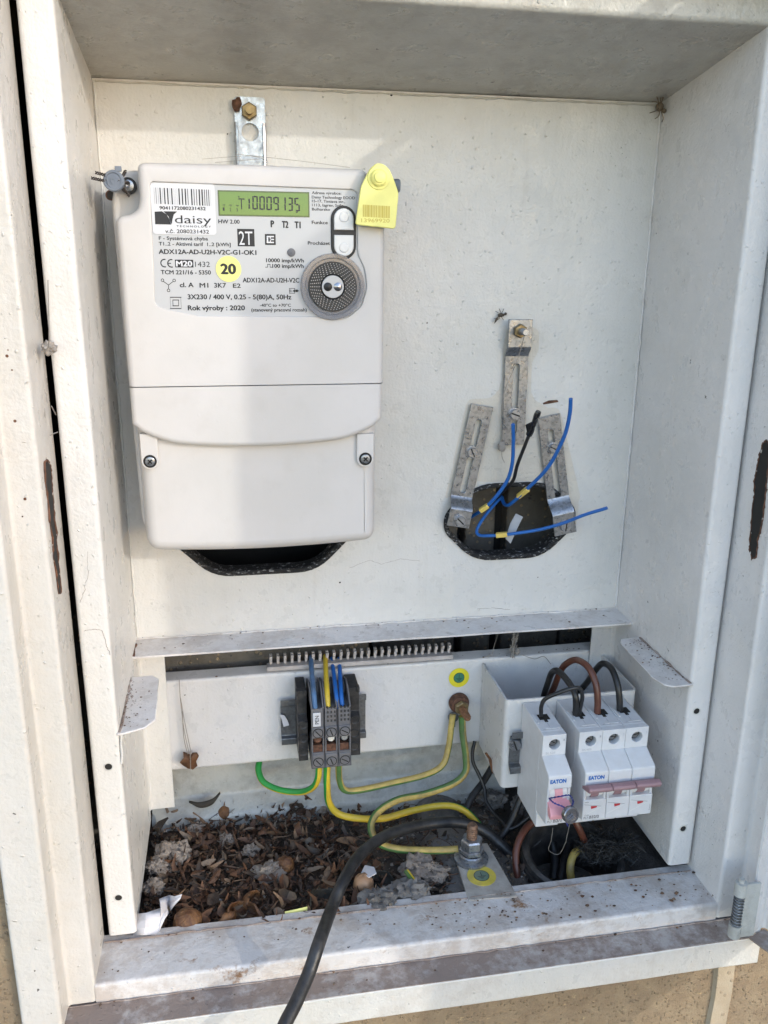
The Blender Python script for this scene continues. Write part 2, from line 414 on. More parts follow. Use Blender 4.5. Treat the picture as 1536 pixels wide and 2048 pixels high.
def sheet(mb, path, t, axis, a0, a1, r=2.5, mi=0, wob=0.0):
    """folded sheet metal: 2-D path with rounded bends, thickness t, run along an axis from a0 to a1"""
    p = fillet([Vector((q[0], q[1], 0)) for q in path], r, 5); n = len(p); off = []
    for i in range(n):
        d = (p[min(i+1, n-1)]-p[max(i-1, 0)]).normalized(); off.append(Vector((-d.y, d.x, 0))*t)
    prof = p+[p[i]+off[i] for i in range(n-1, -1, -1)]
    def at(q, a):
        return {'z': Vector((q.x, q.y, a)), 'x': Vector((a, q.x, q.y)), 'y': Vector((q.x, a, q.y))}[axis]
    K = 2 if not wob else 30
    L = []
    for kx in range(K):
        a = a0+(a1-a0)*kx/(K-1); row = []
        for q in prof:
            w_ = at(q, a)
            if wob: w_ = w_+Vector((noise.noise(w_*.013), noise.noise(w_*.013+Vector((9, 0, 0))), noise.noise(w_*.013+Vector((0, 9, 0)))))*wob
            row.append(w_)
        L.append(row)
    return mb.loops(L, mi=mi)

def offset2(pts, d):                        # inset a counter-clockwise 2-D polygon by d
    n = len(pts); out = []
    for i in range(n):
        a = Vector(pts[i-1]).to_2d() if False else Vector((pts[i-1][0], pts[i-1][1])); b = Vector((pts[i][0], pts[i][1])); c = Vector((pts[(i+1) % n][0], pts[(i+1) % n][1]))
        e0 = (b-a).normalized(); e1 = (c-b).normalized()
        n0 = Vector((-e0.y, e0.x)); n1 = Vector((-e1.y, e1.x)); m_ = n0+n1
        m_ = m_/max(m_.dot(n0), .35) if m_.length > 1e-6 else n0
        q = b+m_*d; out.append((q.x, q.y))
    return out
def ccw(pts):
    A = sum(pts[i-1][0]*pts[i][1]-pts[i][0]*pts[i-1][1] for i in range(len(pts)))
    return pts if A > 0 else pts[::-1]
def pillow(mb, outline, yb, yf, r, hole=None, hr=.8, n=5, mi=0, flat=None):
    """solid standing on y=yb with its front at y=yf, front edge rounded with radius r"""
    o = ccw(outline); L = [xz(o, yb)]
    for j in range(n+1):
        a = R(90*j/n); q_ = offset2(o, r*(1-math.cos(a)))
        if flat is not None: q_ = [(b_[0], o_[1] if abs(o_[1]-flat) < .9 else b_[1]) for o_, b_ in zip(o, q_)]
        L.append(xz(q_, yf+r*(1-math.sin(a))))
    mb.loops(L, True, hole is None, mi)
    if hole is not None:
        h = ccw(hole); ho = offset2(h, -hr)
        mb.capped(L[-1], [xz(ho, yf)], mi)
        mb.loops([xz(ho, yf), xz(offset2(h, -hr*.3), yf+hr*.4), xz(h, yf+hr*1.2), xz(h, yf+hr*3)], False, False, mi)
    return mb

FONT = None
def text(body, x0, z0, x1, h, y, name, mat, parent, bold=.012, rot=0, thick=.12, sizew=None, shear=0):
    """flat print: baseline from (x0,z0), fitted to end at x1, capital height h"""
    cu = bpy.data.curves.new('t', 'FONT'); cu.body = body; cu.size = 1; cu.offset = bold; cu.resolution_u = 3; cu.shear = shear
    ob = bpy.data.objects.new('t', cu); me = bpy.data.meshes.new_from_object(ob)
    xs = [v.co.x for v in me.vertices]; mnx, mxx = min(xs), max(xs)
    capz = .70
    sx = (x1-x0)/(mxx-mnx); sz = h/capz; mb = MB(); ca, sa = math.cos(R(rot)), math.sin(R(rot))
    vs = []
    for v in me.vertices:
        a = (v.co.x-mnx)*sx; b = v.co.y*sz
        vs.append((x0+a*ca-b*sa, y, z0+a*sa+b*ca))
    mb.add(vs, [list(p.vertices) for p in me.polygons]); 
    bpy.data.objects.remove(ob); bpy.data.meshes.remove(me); bpy.data.curves.remove(cu)
    return mb
class Print:                                 # collects pieces of flat print on one label
    def __init__(s, y): s.mb = MB(); s.y = y
    def t(s, body, u0, v0, u1, hpx, conv, bold=.012, mi=0, shear=0):
        a = P(*conv(u0, v0), s.y); b = P(*conv(u1, v0), s.y); c = P(*conv(u0, v0-hpx), s.y)
        m2 = text(body, a.x, a.z, b.x, (c.z-a.z), s.y, '', None, None, 0, shear=shear)
        e = (c.z-a.z)*bold*3.2
        for i_, (dx, dz) in enumerate(((0, 0), (e, 0), (-e, 0), (0, e*.7), (0, -e*.7)) if bold > .004 else ((0, 0),)):
            s.mb.add([v_+Vector((dx, -.004*i_, dz)) for v_ in m2.v], m2.f, mi)
    def q(s, u0, v0, u1, v1, conv, mi=0, dy=0):
        a = P(*conv(u0, v0), s.y); b = P(*conv(u1, v1), s.y)
        s.mb.add([(a.x, s.y+dy, a.z), (b.x, s.y+dy, a.z), (b.x, s.y+dy, b.z), (a.x, s.y+dy, b.z)], [(0, 1, 2, 3)], mi)
    def poly(s, pts, conv, mi=0, dy=0):
        s.mb.capped([Vector((P(*conv(u, v), s.y).x, s.y+dy, P(*conv(u, v), s.y).z)) for u, v in pts], [], mi)
    def ring(s, u, v, r0, r1, conv, mi=0, n=28, a0=0, a1=360):
        c = P(*conv(u, v), s.y); e = P(*conv(u+100, v), s.y); k_ = (e.x-c.x)/100
        vs = []; 
        for j in range(n+1):
            a = R(a0+(a1-a0)*j/n)
            for rr in (r0, r1): vs.append((c.x+rr*k_*math.cos(a), s.y, c.z+rr*k_*math.sin(a)))
        s.mb.add(vs, [(2*j, 2*j+1, 2*j+3, 2*j+2) for j in range(n)], mi)
    def disc(s, u, v, r, conv, mi=0, dy=0):
        c = P(*conv(u, v), s.y); e = P(*conv(u+100, v), s.y); k_ = (e.x-c.x)/100
        s.mb.add([Vector((a, s.y+dy, b)) for a, b in circ(c.x, c.z, r*k_, 28)], [tuple(range(28))], mi)
    def build(s, name, mats, parent): return s.mb.build(name, mats, parent)

def screw_head(mb, o, ax, r, h, slot_ang=30, mi=0, dark=1):
    mb.lathe([(r*.97, 0), (r, h*.2), (r, h*.7), (r*.86, h)], o, ax, 24, mi)
    ax = Vector(ax).normalized(); o = Vector(o)+ax*(h+.02)
    up = Vector((0, 0, 1)) if abs(ax.z) < .9 else Vector((1, 0, 0)); a = (up-ax*up.dot(ax)).normalized(); b = ax.cross(a)
    d = a*math.cos(R(slot_ang))+b*math.sin(R(slot_ang)); e = ax.cross(d)
    mb.add([o+d*r*.86+e*r*.13, o-d*r*.86+e*r*.13, o-d*r*.86-e*r*.13, o+d*r*.86-e*r*.13], [(0, 1, 2, 3)], dark)

# ================================================================== SETTING
mb = MB(); mb.box(-60000, 60000, -60000, 60000, -905, -900); tag(mb.build('ground', 'asphalt'), kind='structure')
# masonry wall with the niche the cabinet stands in
mb = MB()
mb.plate([(-1500, -189, -900), (2200, -189, -900), (2200, -189, 1500), (-1500, -189, 1500)],
         [[(-67, -189, -222), (476, -189, -222), (476, -189, 492), (-67, -189, 492)]], (0, 20, 0))
tag(mb.build('masonry_wall', 'sandy_plaster'), 'sandy rough plastered wall round the cabinet', kind='structure')
mb = MB()
def nbox(x0, x1, y0, y1, z0, z1): mb.box(x0, x1, y0, y1, z0, z1)
nbox(-120, -72, -169, 130, -260, 540); nbox(482, 530, -169, 130, -260, 540); nbox(-72, 482, -169, 130, 496, 540); nbox(-72, 482, -169, 130, -300, -226)
tag(mb.build('niche', 'grey_block'), kind='structure')
# rear wall of upright concrete blocks, joints between them open
mb = MB(); mb.box(-72, 482, 92, 130, -226, 496); rw = tag(mb.build('rear_wall', 'pocket_dark'), kind='structure')
for x0, x1 in ((-72, 203), (212, 296), (303, 333), (345, 405), (408, 482)):
    bb = MB(); bb.box(x0, x1, 72, 96, -226, 300) if x0 > 0 else (bb.box(x0, x1, 30, 96, -226, 12)); bb.build('block', 'grey_block', rw, 3)
# raised mortar ridge on the wall below the cabinet
mb = MB(); L = []
for i in range(40):
    z = -226-i*17; w0 = 446+noise.noise(Vector((i*.3, 0, 0)))*2; w1 = 465+noise.noise(Vector((i*.3, 5, 0)))*2
    L.append([Vector((w0, -188, z)), Vector((w0+2, -192.5, z)), Vector((w1-3, -193, z)), Vector((w1, -188, z))])
mb.loops(L); mb.build('mortar_ridge', 'mortar_strip', bpy.data.objects['masonry_wall'])
# floor inside the niche: soil
mb = MB(); nx, ny = 110, 56; vs = []
def soil_z(x, y):
    z = -197+3.5*noise.noise(Vector((x*.03, y*.03, 0)))+1.6*noise.noise(Vector((x*.12, y*.12, 2)))
    if x > 318 and y > -128: z -= 34*min(1, (x-318)/14)*min(1, (y+128)/10)*(1 if x < 405 else max(0, 1-(x-405)/30))
    return z
for j in range(ny):
    for i in range(nx):
        x = -20+470*i/(nx-1); y = -138+196*j/(ny-1); vs.append((x, y, soil_z(x, y)))
mb.add(vs, [(j*nx+i, j*nx+i+1, (j+1)*nx+i+1, (j+1)*nx+i) for j in range(ny-1) for i in range(nx-1)]); mb.sharp = 80
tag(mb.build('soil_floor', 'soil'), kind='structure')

# ================================================================== CABINET
cab = empty('meter_cabinet', (215, -100, -225), 'grey cream painted sheet metal cabinet standing open in the sandy wall', 'cabinet')
T = 2.0
def opening(x0, x1, z0, z1):
    c = 28; return fillet_closed([(x0, z0+c), (x0+c, z0), (x1-c, z0), (x1, z0+c), (x1, z1-c*.9), (x1-c, z1), (x0+c, z1), (x0, z1-c*.9)], 16)
def fillet_closed(pts, r, n=5):
    out = []; N = len(pts)
    for i in range(N):
        a, b, c = (Vector((*pts[i-1], 0)), Vector((*pts[i], 0)), Vector((*pts[(i+1) % N], 0)))
        rr = min(r, (a-b).length*.45, (c-b).length*.45); p0 = b+(a-b).normalized()*rr; p1 = b+(c-b).normalized()*rr
        for j in range(n+1):
            t = j/n; q = p0*(1-t)**2+b*2*t*(1-t)+p1*t*t; out.append((q.x, q.y))
    return out
OPR = opening(263, 382, 55, 124); OPL = opening(38, 180, 53, 122)
mb = MB(); mb.plate(xz([(0, 0), (430, 0), (430, 428), (0, 428)], 0), [xz(OPR, 0), xz(OPL, 0)], (0, T, 0))
bp = mb.build('back_panel', 'paint', cab)
mb = MB(); sheet(mb, [(1.5, 12), (0, 0), (-33, -.5)], 1.6, 'x', -1, 431, 1.2, wob=.5)
mb.build('shelf_lip', 'paint_dusty', cab)
for nm, o_ in (('edge_trim', OPR), ('edge_trim', OPL)):
    mb = MB(); pts = xz(ccw(o_), 1)
    inn = ccw(offset2(ccw(o_), 3.6)); out = offset2(ccw(o_), -.6)
    mb.loops([xz(out, -1.6), xz(offset2(ccw(o_), 2.2), -2.6), xz(inn, -1.2), xz(inn, 14), xz(out, 14)], False, False)
    mb.build(nm, 'trim_rubber', cab)
# side walls with front flange; rear corner flange below the panel
mb = MB(); sheet(mb, [(0, 2), (0, -135), (-20, -135), (-20, -122)], -T, 'z', -178, 473, 3.5, wob=.35); mb.build('side_panel', 'paint', cab)
mb = MB(); sheet(mb, [(430, 2), (430, -135), (450, -135), (450, -122)], T, 'z', -176, 473, 3.5, wob=.35); mb.build('side_panel', 'paint_grey', cab)
mb = MB(); sheet(mb, [(-1, -6), (1.5, 0), (21.5, 0)], 1.5, 'z', -166, -3, 1.5, wob=.5); mb.build('corner_flange', 'paint', cab)
mb = MB(); sheet(mb, [(431, -6), (428, 0), (408, 0)], -1.5, 'z', -166, -3, 1.5, wob=.5); mb.build('corner_flange', 'paint_grey', cab)
mb = MB(); sheet(mb, [(3, 428), (-135, 451), (-135, 473), (-122, 473)], -T, 'x', -.5, 430.5, 3.5, wob=.4); mb.build('ceiling_panel', 'paint_stained_shade', cab)
mb = MB(); pat = fillet_closed([(P(u, v, 0).x, P(u, v, 0).z) for u, v in ((934, 800), (985, 798), (1003, 770), (1004, 700), (1012, 655), (1075, 652), (1078, 700), (1066, 720), (1062, 790), (1085, 812), (1118, 815), (1128, 850), (1160, 1000), (1150, 1060), (1125, 985), (1092, 962), (955, 962), (902, 990), (890, 1000), (905, 930))], 5, 4)
pat = [(a+1.5*noise.noise(Vector((a*.15, b*.15, 0))), b+1.5*noise.noise(Vector((a*.15, b*.15, 5)))) for a, b in pat]
mb.add(xz(pat, -.12), [tuple(range(len(pat)))]); mb.build('bare_patch', 'paint_old', cab)
def bead(a, b, r, mat='paint'):
    a, b = Vector(a), Vector(b); n_ = int((b-a).length/3); mb = MB()
    pts = [a+(b-a)*i/n_+Vector((noise.noise(Vector((i*.31, a.x, 0))), noise.noise(Vector((i*.37, 3, a.x))), noise.noise(Vector((i*.33, 8, a.z)))))*.7 for i in range(n_+1)]
    mb.tube(pts, lambda q: r*(1+.55*noise.noise(Vector((q*n_*.45, a.x*.1, a.z*.1)))), 7); mb.build('joint_bead', mat, cab)
bead((1, -.3, 3), (1, -.3, 425), .9); bead((429, -.3, 3), (429, -.3, 425), .9, 'paint_grey'); bead((2, -.2, 426), (428, -.2, 426), .8, 'paint_stained_shade')
bead((.4, -8, -1), (.4, -32, -1), 1.1, 'rusty'); bead((.6, -54, -8.6), (.6, -134, -9.6), 1.2, 'brown_dirt'); bead((429.4, -50, -7.4), (429.4, -136, -7.4), 1.2, 'brown_dirt')
bead((0, -1, .6), (430, -1, .6), .7, 'paint_dusty'); bead((-23, -136, -182.5), (450, -136, -182.5), .7, 'brown_dirt'); bead((-44, -176, -198.2), (470, -176, -198.2), .5, 'brown_dirt')
bead((0, -134, -34), (2, -134, -11), .8, 'paint')
def crack(L, conv, r=.22, mat='rusty'):
    r *= .62
    mb = MB(); pts = [conv(u, v) for u, v in L]; out = []
    for i in range(len(pts)-1):
        for j in range(6): q_ = pts[i]+(pts[i+1]-pts[i])*(j/6); out.append(q_+Vector((noise.noise(q_*.9), 0, noise.noise(q_*.9+Vector((4, 0, 0)))))*1.1)
    out.append(pts[-1]); mb.tube(out, lambda q: r*(1+.8*noise.noise(Vector((q*25, L[0][0], 0)))), 4); mb.build('paint_crack', mat, cab)
fl_ = lambda u, v: P(u, v, -135.0); bk_ = lambda u, v: P(u, v, -.05); cb_ = lambda u, v: P(u, v, 3)
crack([(168, 1262), (190, 1258), (205, 1262), (212, 1290), (220, 1310)], fl_); crack([(176, 1105), (175, 1150), (170, 1180), (160, 1205)], fl_, .16)
crack([(1420, 1186), (1436, 1183), (1442, 1194)], fl_, .2); crack([(700, 1135), (740, 1120), (765, 1128), (800, 1118), (840, 1122)], bk_, .12); crack([(530, 1548), (545, 1530), (560, 1512), (590, 1510), (606, 1520)], lambda u, v: P(u, v-38, 3), .12)
crack([(955, 1218), (985, 1216), (1020, 1219)], bk_, .16); crack([(795, 350), (830, 380), (850, 372), (880, 360)], bk_, .08, 'paint_inner'); crack([(640, 340), (800, 395)], bk_, .06, 'paint_inner')
crack([(262, 1480), (263, 1500), (268, 1535)], lambda u, v: PX(u-22, v, .0), .35)
for (u, v, y_, r_) in ((455, 268, -.3, .5), (783, 190, -.3, .9), (1313, 448, -.3, 1.1), (680, 1165, -.2, .8), (1318, 506, -.2, .7)):
    mb = MB(); mb.ico(P(u, v, y_), r_, 1, .5, 2, (1.2, .5, 1)); mb.build('dirt_speck', 'pocket_dark', cab)
for (u, v, r_) in ((30, 842, 1.0), (50, 998, .9), (14, 712, .9), (45, 1033, .5), (16, 700, .4), (24, 740, .5)):
    mb = MB(); mb.lathe([(r_, 0), (r_*.8, .25), (.1, .3)], P(u, v, -196.9 if u < 60 and v > 0 and P(u, v, -197).x < -44 else -175), (0, -1, 0), 10); mb.build('rust_speck', 'rusty', cab)
# folded tabs on both side walls
mb = MB(); mb.poly([(-1, -53, -9.5), (17, -53, -9.5), (22, -60, -9.5), (24, -122, -10), (17, -131, -10.5), (2, -136, -11), (-1, -136, -11)], (0, 0, 1.6)); mb.build('support_tab', 'paint_dusty', cab, .5)
mb = MB(); mb.poly([(431, -48, -8.5), (412, -50, -8.5), (407.5, -58, -8.5), (405, -122, -8.5), (408.5, -134, -8.5), (414, -138, -8.5), (431, -137, -8.5)], (0, 0, 1.6)); mb.build('support_tab', 'paint_dusty', cab, .5)
# screw holes in the flanges and weld beads: dark threaded sockets
for (u, v) in ((217, 1533), (237, 1795), (1393, 1422), (1366, 1657)):
    c = P(u, v, -135); mb = MB()
    mb.lathe([(3.4, 0), (3.4, .5), (2.6, .6), (2.5, .1), (2.4, 0)], (c.x, -134.9, c.z), (0, -1, 0), 20, 0)
    mb.lathe([(2.5, 0), (2.5, .25), (.1, .3)], (c.x, -134.9, c.z), (0, -1, 0), 20, 1)
    mb.build('screw_hole', ['paint_low', 'pocket_dark'], cab)
# crossbar channel
mb = MB(); sheet(mb, [(17, -41), (3, -43), (3, -130), (14, -133)], 1.8, 'x', 14, 420, 2.5, wob=.6); mb.build('crossbar', 'paint_grey', cab)
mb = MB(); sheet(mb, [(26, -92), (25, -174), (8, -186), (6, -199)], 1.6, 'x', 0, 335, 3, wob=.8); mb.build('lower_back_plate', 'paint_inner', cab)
# U bracket that carries the breakers
mb = MB(); sheet(mb, [(304, 2), (303, -70), (421, -70), (421, 1)], 1.8, 'z', -131, -46.5, 5, wob=.3); mb.build('breaker_bracket', 'paint_grey', cab)
# outer frame: jambs, sill and head; step to a raised outer band
mb = MB(); sheet(mb, [(-24.5, -128), (-24.5, -175), (-43.5, -175), (-43.5, -197), (-69.5, -197), (-69.5, -180)], -2, 'z', -197, 492, 3, wob=.4)
mb.build('jamb', 'paint_jamb', cab)
mb = MB(); sheet(mb, [(452, -128), (452, -175), (471, -175), (471, -197), (478, -197), (478, -180)], 2, 'z', -197, 492, 3, wob=.4)
mb.build('jamb', 'paint_grey', cab)
mb = MB(); sheet(mb, [(-128, -183), (-175, -183), (-175, -198.5)], 2, 'x', -25, 452, 3, wob=.5); mb.build('sill', 'paint_sill', cab)
mb = MB(); sheet(mb, [(-170, -198.5), (-197, -199)], 2, 'x', -45, 471, 1, wob=.4); mb.build('sill_ledge', 'brown_dirt', cab)
mb = MB(); sheet(mb, [(-196.4, -199), (-197.5, -200), (-197.5, -224.5), (-180, -225)], 2, 'x', -69.5, 478, 2, wob=.5); mb.build('sill_front', 'paint_low', cab)
mb = MB(); sheet(mb, [(-120, 477), (-175, 477), (-175, 484), (-180, 484)], -2, 'x', -24, 452, 3); mb.build('frame_head', 'paint_jamb', cab)
# worn slots in the jambs where the latch sits
rj = random.Random(2)
for sx, x, L in ((1, -24.5, ((87, 926), (92, 921), (99, 925), (102, 945), (103, 975), (106, 1005), (107, 1040), (112, 1065), (113, 1100), (118, 1140), (121, 1186), (116, 1188), (112, 1150), (106, 1115), (104, 1075), (98, 1040), (95, 1000), (90, 965))),
                (-1, 452, ((1534, 880), (1527, 886), (1520, 908), (1515, 935), (1509, 966), (1510, 990), (1506, 1010), (1504, 1040), (1502, 1064), (1500, 1100), (1505, 1117), (1513, 1115), (1516, 1083), (1522, 1060), (1526, 1040), (1530, 1005), (1534, 966), (1538, 930), (1540, 890)))):
    pts = []
    for i in range(len(L)):
        a, b = PX(*L[i], x), PX(*L[(i+1) % len(L)], x)
        for f in (0, .2, .4, .6, .8):
            q_ = a+(b-a)*f; pts.append((q_.y+.9*noise.noise(q_*.9), q_.z+.9*noise.noise(q_*.9+Vector((7, 0, 0)))))
    mb = MB(); mb.sharp = 20
    mb.add([(x+sx*.35, a, b) for a, b in pts], [tuple(range(len(pts)))], 0)
    lp = [Vector((x+sx*.3, a, b)) for a, b in pts]; lp.append(lp[0])
    mb.tube(lp, lambda q: max(.12, .55+.8*noise.noise(Vector((q*60, x, 0)))), 5, 1)
    for i in range(0, len(lp)-1, 2):
        if noise.noise(Vector((i*.9, x, 4))) > -.1: mb.ico(lp[i]+Vector((0, rj.uniform(-1, 1), rj.uniform(-1, 1))), rj.uniform(.3, 1.1), 1, .6, 2, (.5, .7, 1.5), mi=rj.choice((1, 1, 2)), seed=i)
    mb.build('latch_slot', ['pocket_dark', 'rusty', 'paint_jamb'], cab)

# door, opened wide on the right
th = R(22); HX, HY = 463, -199
dm = Matrix.Translation((HX, HY, 0)) @ Matrix.Rotation(-(math.pi/2-th), 4, 'Z')   # local +x runs along the leaf
door = None
mb = MB(); sheet(mb, [(2, 0), (2, 19), (498, 19), (498, 0)], 1.8, 'z', -193, 530, 3); mb.xf(dm); door = mb.build('door', 'paint_grey', cab)  # unseen top raised above the frame to shape its shadow
mb = MB(); mb.box(3, 497, -.5, 18, -194.6, -193.1); mb.xf(dm); mb.build('door_flange', 'brown_dirt', door, .4)
mb = MB(); mb.box(3, 497, 0, 17.5, 530.2, 532); mb.xf(dm); mb.build('door_flange', 'paint_grey', door, .4)
hc = P(1478, 1800, -204)
mb = MB(); mb.cyl((hc.x, hc.y, hc.z+16), (hc.x, hc.y, hc.z+5), 4.6); mb.cyl((hc.x, hc.y, hc.z-22), (hc.x, hc.y, hc.z-33), 4.6)
mb.cyl((hc.x, hc.y, hc.z+19), (hc.x, hc.y, hc.z-35), 2.0)
mb.box(hc.x+2, hc.x+16, hc.y-1.2, hc.y+1, hc.z-34, hc.z+14)
hg = mb.build('hinge', 'paint_inner', door, .4)
mb = MB(); mb.tube([(hc.x+3.4*math.cos(a*.7), hc.y+3.4*math.sin(a*.7), hc.z+5-27*a/90) for a in range(91)], .75, 6); mb.build('spring', 'zinc_dull', hg)

# ================================================================== METER
Z1 = lambda u, v: (180+u*.41667, 320+v*.41667)
mt = empty('electricity_meter', (106, -40, 100), 'light grey plastic electricity meter with green display on the back panel', 'electricity meter')
ID = lambda u, v: (u, v)
def ol(L, y): return [(P(u, v, y).x, P(u, v, y).z) for u, v in L]
def rnd(pts, r, n=6): return fillet_closed(pts, r, n)
# rear shell with the rounded ears
sh = rnd([(14, 364), (14, 100), (194, 100), (197, 364), (190, 372), (22, 370)], 12)
sh = rnd([(18, 112), (192, 108), (194, 240), (197, 345), (196, 366), (20, 363), (13, 345), (15, 240)], 11)
mb = MB(); pillow(mb, sh, -6, -57, 3); mb.build('rear_shell', 'meter_shell', mt)
# front housing with the notched upper corners and the window for the name plate
ho = [(17.6, 222), (17.2, 300), (17.0, 330), (20, 333.5), (27, 334.5), (31.5, 338), (33, 344), (33, 364), (36, 366.5), (110, 367), (180, 366), (183.5, 364), (184, 344), (186, 338), (190, 334.5), (194.5, 333), (196, 330), (195.6, 222)]
hof = fillet_closed(ho, 2.5, 4)
hof = [(a, 222 if b < 226 else b) for a, b in hof]
Y0 = -75
win = ol([Z1(*q) for q in ((288, 118), (300, 104), (640, 118), (1262, 142), (1284, 158), (1284, 450), (1318, 520), (1330, 610), (1305, 700), (1245, 752), (1160, 770), (1090, 752), (520, 748), (345, 712), (312, 690), (308, 560))], Y0)
win = fillet_closed(win, 3, 4)
mb = MB(); pillow(mb, hof, -50, Y0, 4.5, hole=win, hr=1.0, flat=222)
hs = mb.build('front_housing', 'meter_plastic', mt)
YP = -73.2
wx = [q[0] for q in win]; wz = [q[1] for q in win]
mb = MB(); mb.loops([xz(offset2(ccw(win), -.8), -70), xz(offset2(ccw(win), -.8), YP)]); nmp = mb.build('nameplate', 'plate_print', mt)
YT = YP-.12
pr = Print(YT)
B_ = .016
pr.t('Adresa výrobce:', 1065, 163, 1206, 13, Z1, .01); pr.t('Daisy Technology EOOD', 1065, 184, 1272, 13, Z1, .01)
pr.t('15-17, Tintiava str.,', 1066, 203, 1224, 13, Z1, .01); pr.t('1113, Izgrev, Sofia', 1066, 222, 1216, 13, Z1, .01); pr.t('Bulharsko', 1066, 242, 1152, 13, Z1, .01)
pr.t('Funkce', 1065, 307, 1141, 16, Z1, .014); pr.t('Procházet', 1046, 406, 1151, 16, Z1, .014)
pr.t('HW 2.00', 617, 304, 718, 19, Z1); pr.t('P', 869, 322, 883, 32, Z1, .02); pr.t('T2', 923, 325, 951, 32, Z1, .02); pr.t('T1', 984, 327, 1010, 32, Z1, .02)
pr.t('F - Systémová chyba', 331, 383, 566, 17, Z1); pr.t('T1..2 - Aktivní tarif  1..2 [kWh]', 331, 410, 675, 17, Z1)
pr.t('ADX12A-AD-U2H-V2C-G1-OK1', 331, 450, 798, 22, Z1, .018)
pr.q(706, 330, 791, 415, Z1); pr.q(839, 355, 892, 408, Z1)
pr.ring(358, 495, 15, 20.5, Z1, a0=72, a1=288); pr.ring(391, 496, 15, 20.5, Z1, a0=72, a1=288); pr.q(373, 493.5, 389, 498, Z1)
pr.q(407, 478, 497, 516, Z1); pr.t('1432', 505, 513, 576, 26, Z1, .004)
pr.t('TCM 221/16 - 5350', 341, 548, 580, 20, Z1, .014)
pr.t('cl. A', 432, 610, 497, 22, Z1, .014); pr.t('M1', 527, 612, 568, 22, Z1, .014); pr.t('3K7', 597, 612, 653, 22, Z1, .014); pr.t('E2', 687, 613, 723, 20, Z1, .014)
pr.t('ADX12A-AD-U2H-V2C', 734, 587, 1004, 22, Z1, .014)
pr.t('10000 imp/kWh', 846, 490, 1026, 18, Z1, .016); pr.t('100 imp/kWh', 876, 517, 1026, 18, Z1, .016)
for a, b, c_, d in ((841, 513, 853, 516), (851, 500, 854, 516), (851, 499, 866, 502), (863, 500, 866, 516), (864, 513, 875, 516)): pr.q(a, b, c_, d, Z1)
pr.t('3X230 / 400 V, 0.25 - 5(80)A, 50Hz', 470, 668, 966, 23, Z1, .016)
pr.t('Rok výroby : 2020', 471, 721, 743, 23, Z1, .018)
pr.t('-40°C to +70°C', 816, 704, 964, 14, Z1, .014); pr.t('(stanovený pracovní rozsah)', 775, 727, 1040, 16, Z1, .014)
# symbols: star connection, double square, arrow box
for (u, v) in ((348, 577), (404, 578), (377, 626)): pr.ring(u, v, 5, 8, Z1, n=14)
def stroke(u0, v0, u1, v1, w_=3.2):
    d = Vector((u1-u0, v1-v0)).normalized(); n_ = Vector((-d.y, d.x))*w_/2
    pr.poly([(u0+n_.x, v0+n_.y), (u1+n_.x, v1+n_.y), (u1-n_.x, v1-n_.y), (u0-n_.x, v0-n_.y)], Z1)
stroke(353, 583, 377, 600); stroke(399, 583, 377, 600); stroke(377, 600, 377, 618)
def frame(u0, v0, u1, v1, w_):
    pr.q(u0, v0, u1, v0+w_, Z1); pr.q(u0, v1-w_, u1, v1, Z1); pr.q(u0, v0+w_, u0+w_, v1-w_, Z1); pr.q(u1-w_, v0+w_, u1, v1-w_, Z1)
frame(384, 657, 439, 715, 4); frame(396, 670, 427, 702, 4)
frame(956, 615, 984, 641, 2.5); pr.q(984, 626, 1003, 630, Z1); pr.poly([(972, 628), (984, 620), (984, 637)], Z1); pr.q(986, 622, 998, 634, Z1); pr.t('0.', 959, 634, 970, 12, Z1, .01)
pr.build('printing', 'black_print', nmp)
pr = Print(YT-.12)
pr.t('2T', 716, 407, 781, 66, Z1, .0); pr.build('tariff_mark', 'white_label', nmp); pr = Print(YT-.12); pr.q(848, 364, 883, 371, Z1); pr.q(848, 392, 883, 399, Z1); pr.q(848, 371, 856, 392, Z1); pr.q(863, 378, 883, 385, Z1); pr.q(863, 371, 868, 392, Z1)
pr.build('approval_mark', 'white_label', nmp)
pr = Print(YT-.12); pr.t('M20', 415, 510, 490, 26, Z1, .02); pr.build('metrology_mark', 'white_label', nmp)
# display
a = P(*Z1(620, 152), YT); b = P(*Z1(1047, 268), YT)
mb = MB(); mb.box(a.x-1, b.x+1, YT, YT-.10, b.z-1, a.z+1, 0); mb.box(a.x, b.x, YT, YT-.2, b.z, a.z, 1); lcd = mb.build('display', ['lcd_frame', 'lcd_green'], mt)
pr = Print(YT-.32)
SEG = {'0': 'abcdef', '1': 'bc', '9': 'abcdfg', '3': 'abcdg', '5': 'acdfg'}
def digit(ch, u, v, w_=36, h=66):
    t = 7.2; sk = .05
    def bar(a0, b0, a1, b1): pr.q(u+a0, v+b0, u+a1, v+b1, Z1)
    hh = h/2
    for s_ in SEG[ch]:
        {'a': lambda: bar(t, 0, w_-t, t), 'd': lambda: bar(t, h-t, w_-t, h), 'g': lambda: bar(t, hh-t/2, w_-t, hh+t/2),
         'f': lambda: bar(0, 2, t, hh-1.5), 'e': lambda: bar(0, hh+1.5, t, h-2), 'b': lambda: bar(w_-t, 2, w_, hh-1.5), 'c': lambda: bar(w_-t, hh+1.5, w_, h-2)}[s_]()
pr.q(712, 184, 742, 190, Z1); pr.q(724, 190, 730, 236, Z1); pr.q(712, 174, 717, 180, Z1); digit('1', 732, 184, 36, 52)
for i, ch in enumerate('0009135'): digit(ch, 779+i*33.6, 172+i*1.5, 27, 66)
pr.q(990, 248, 996, 254, Z1)
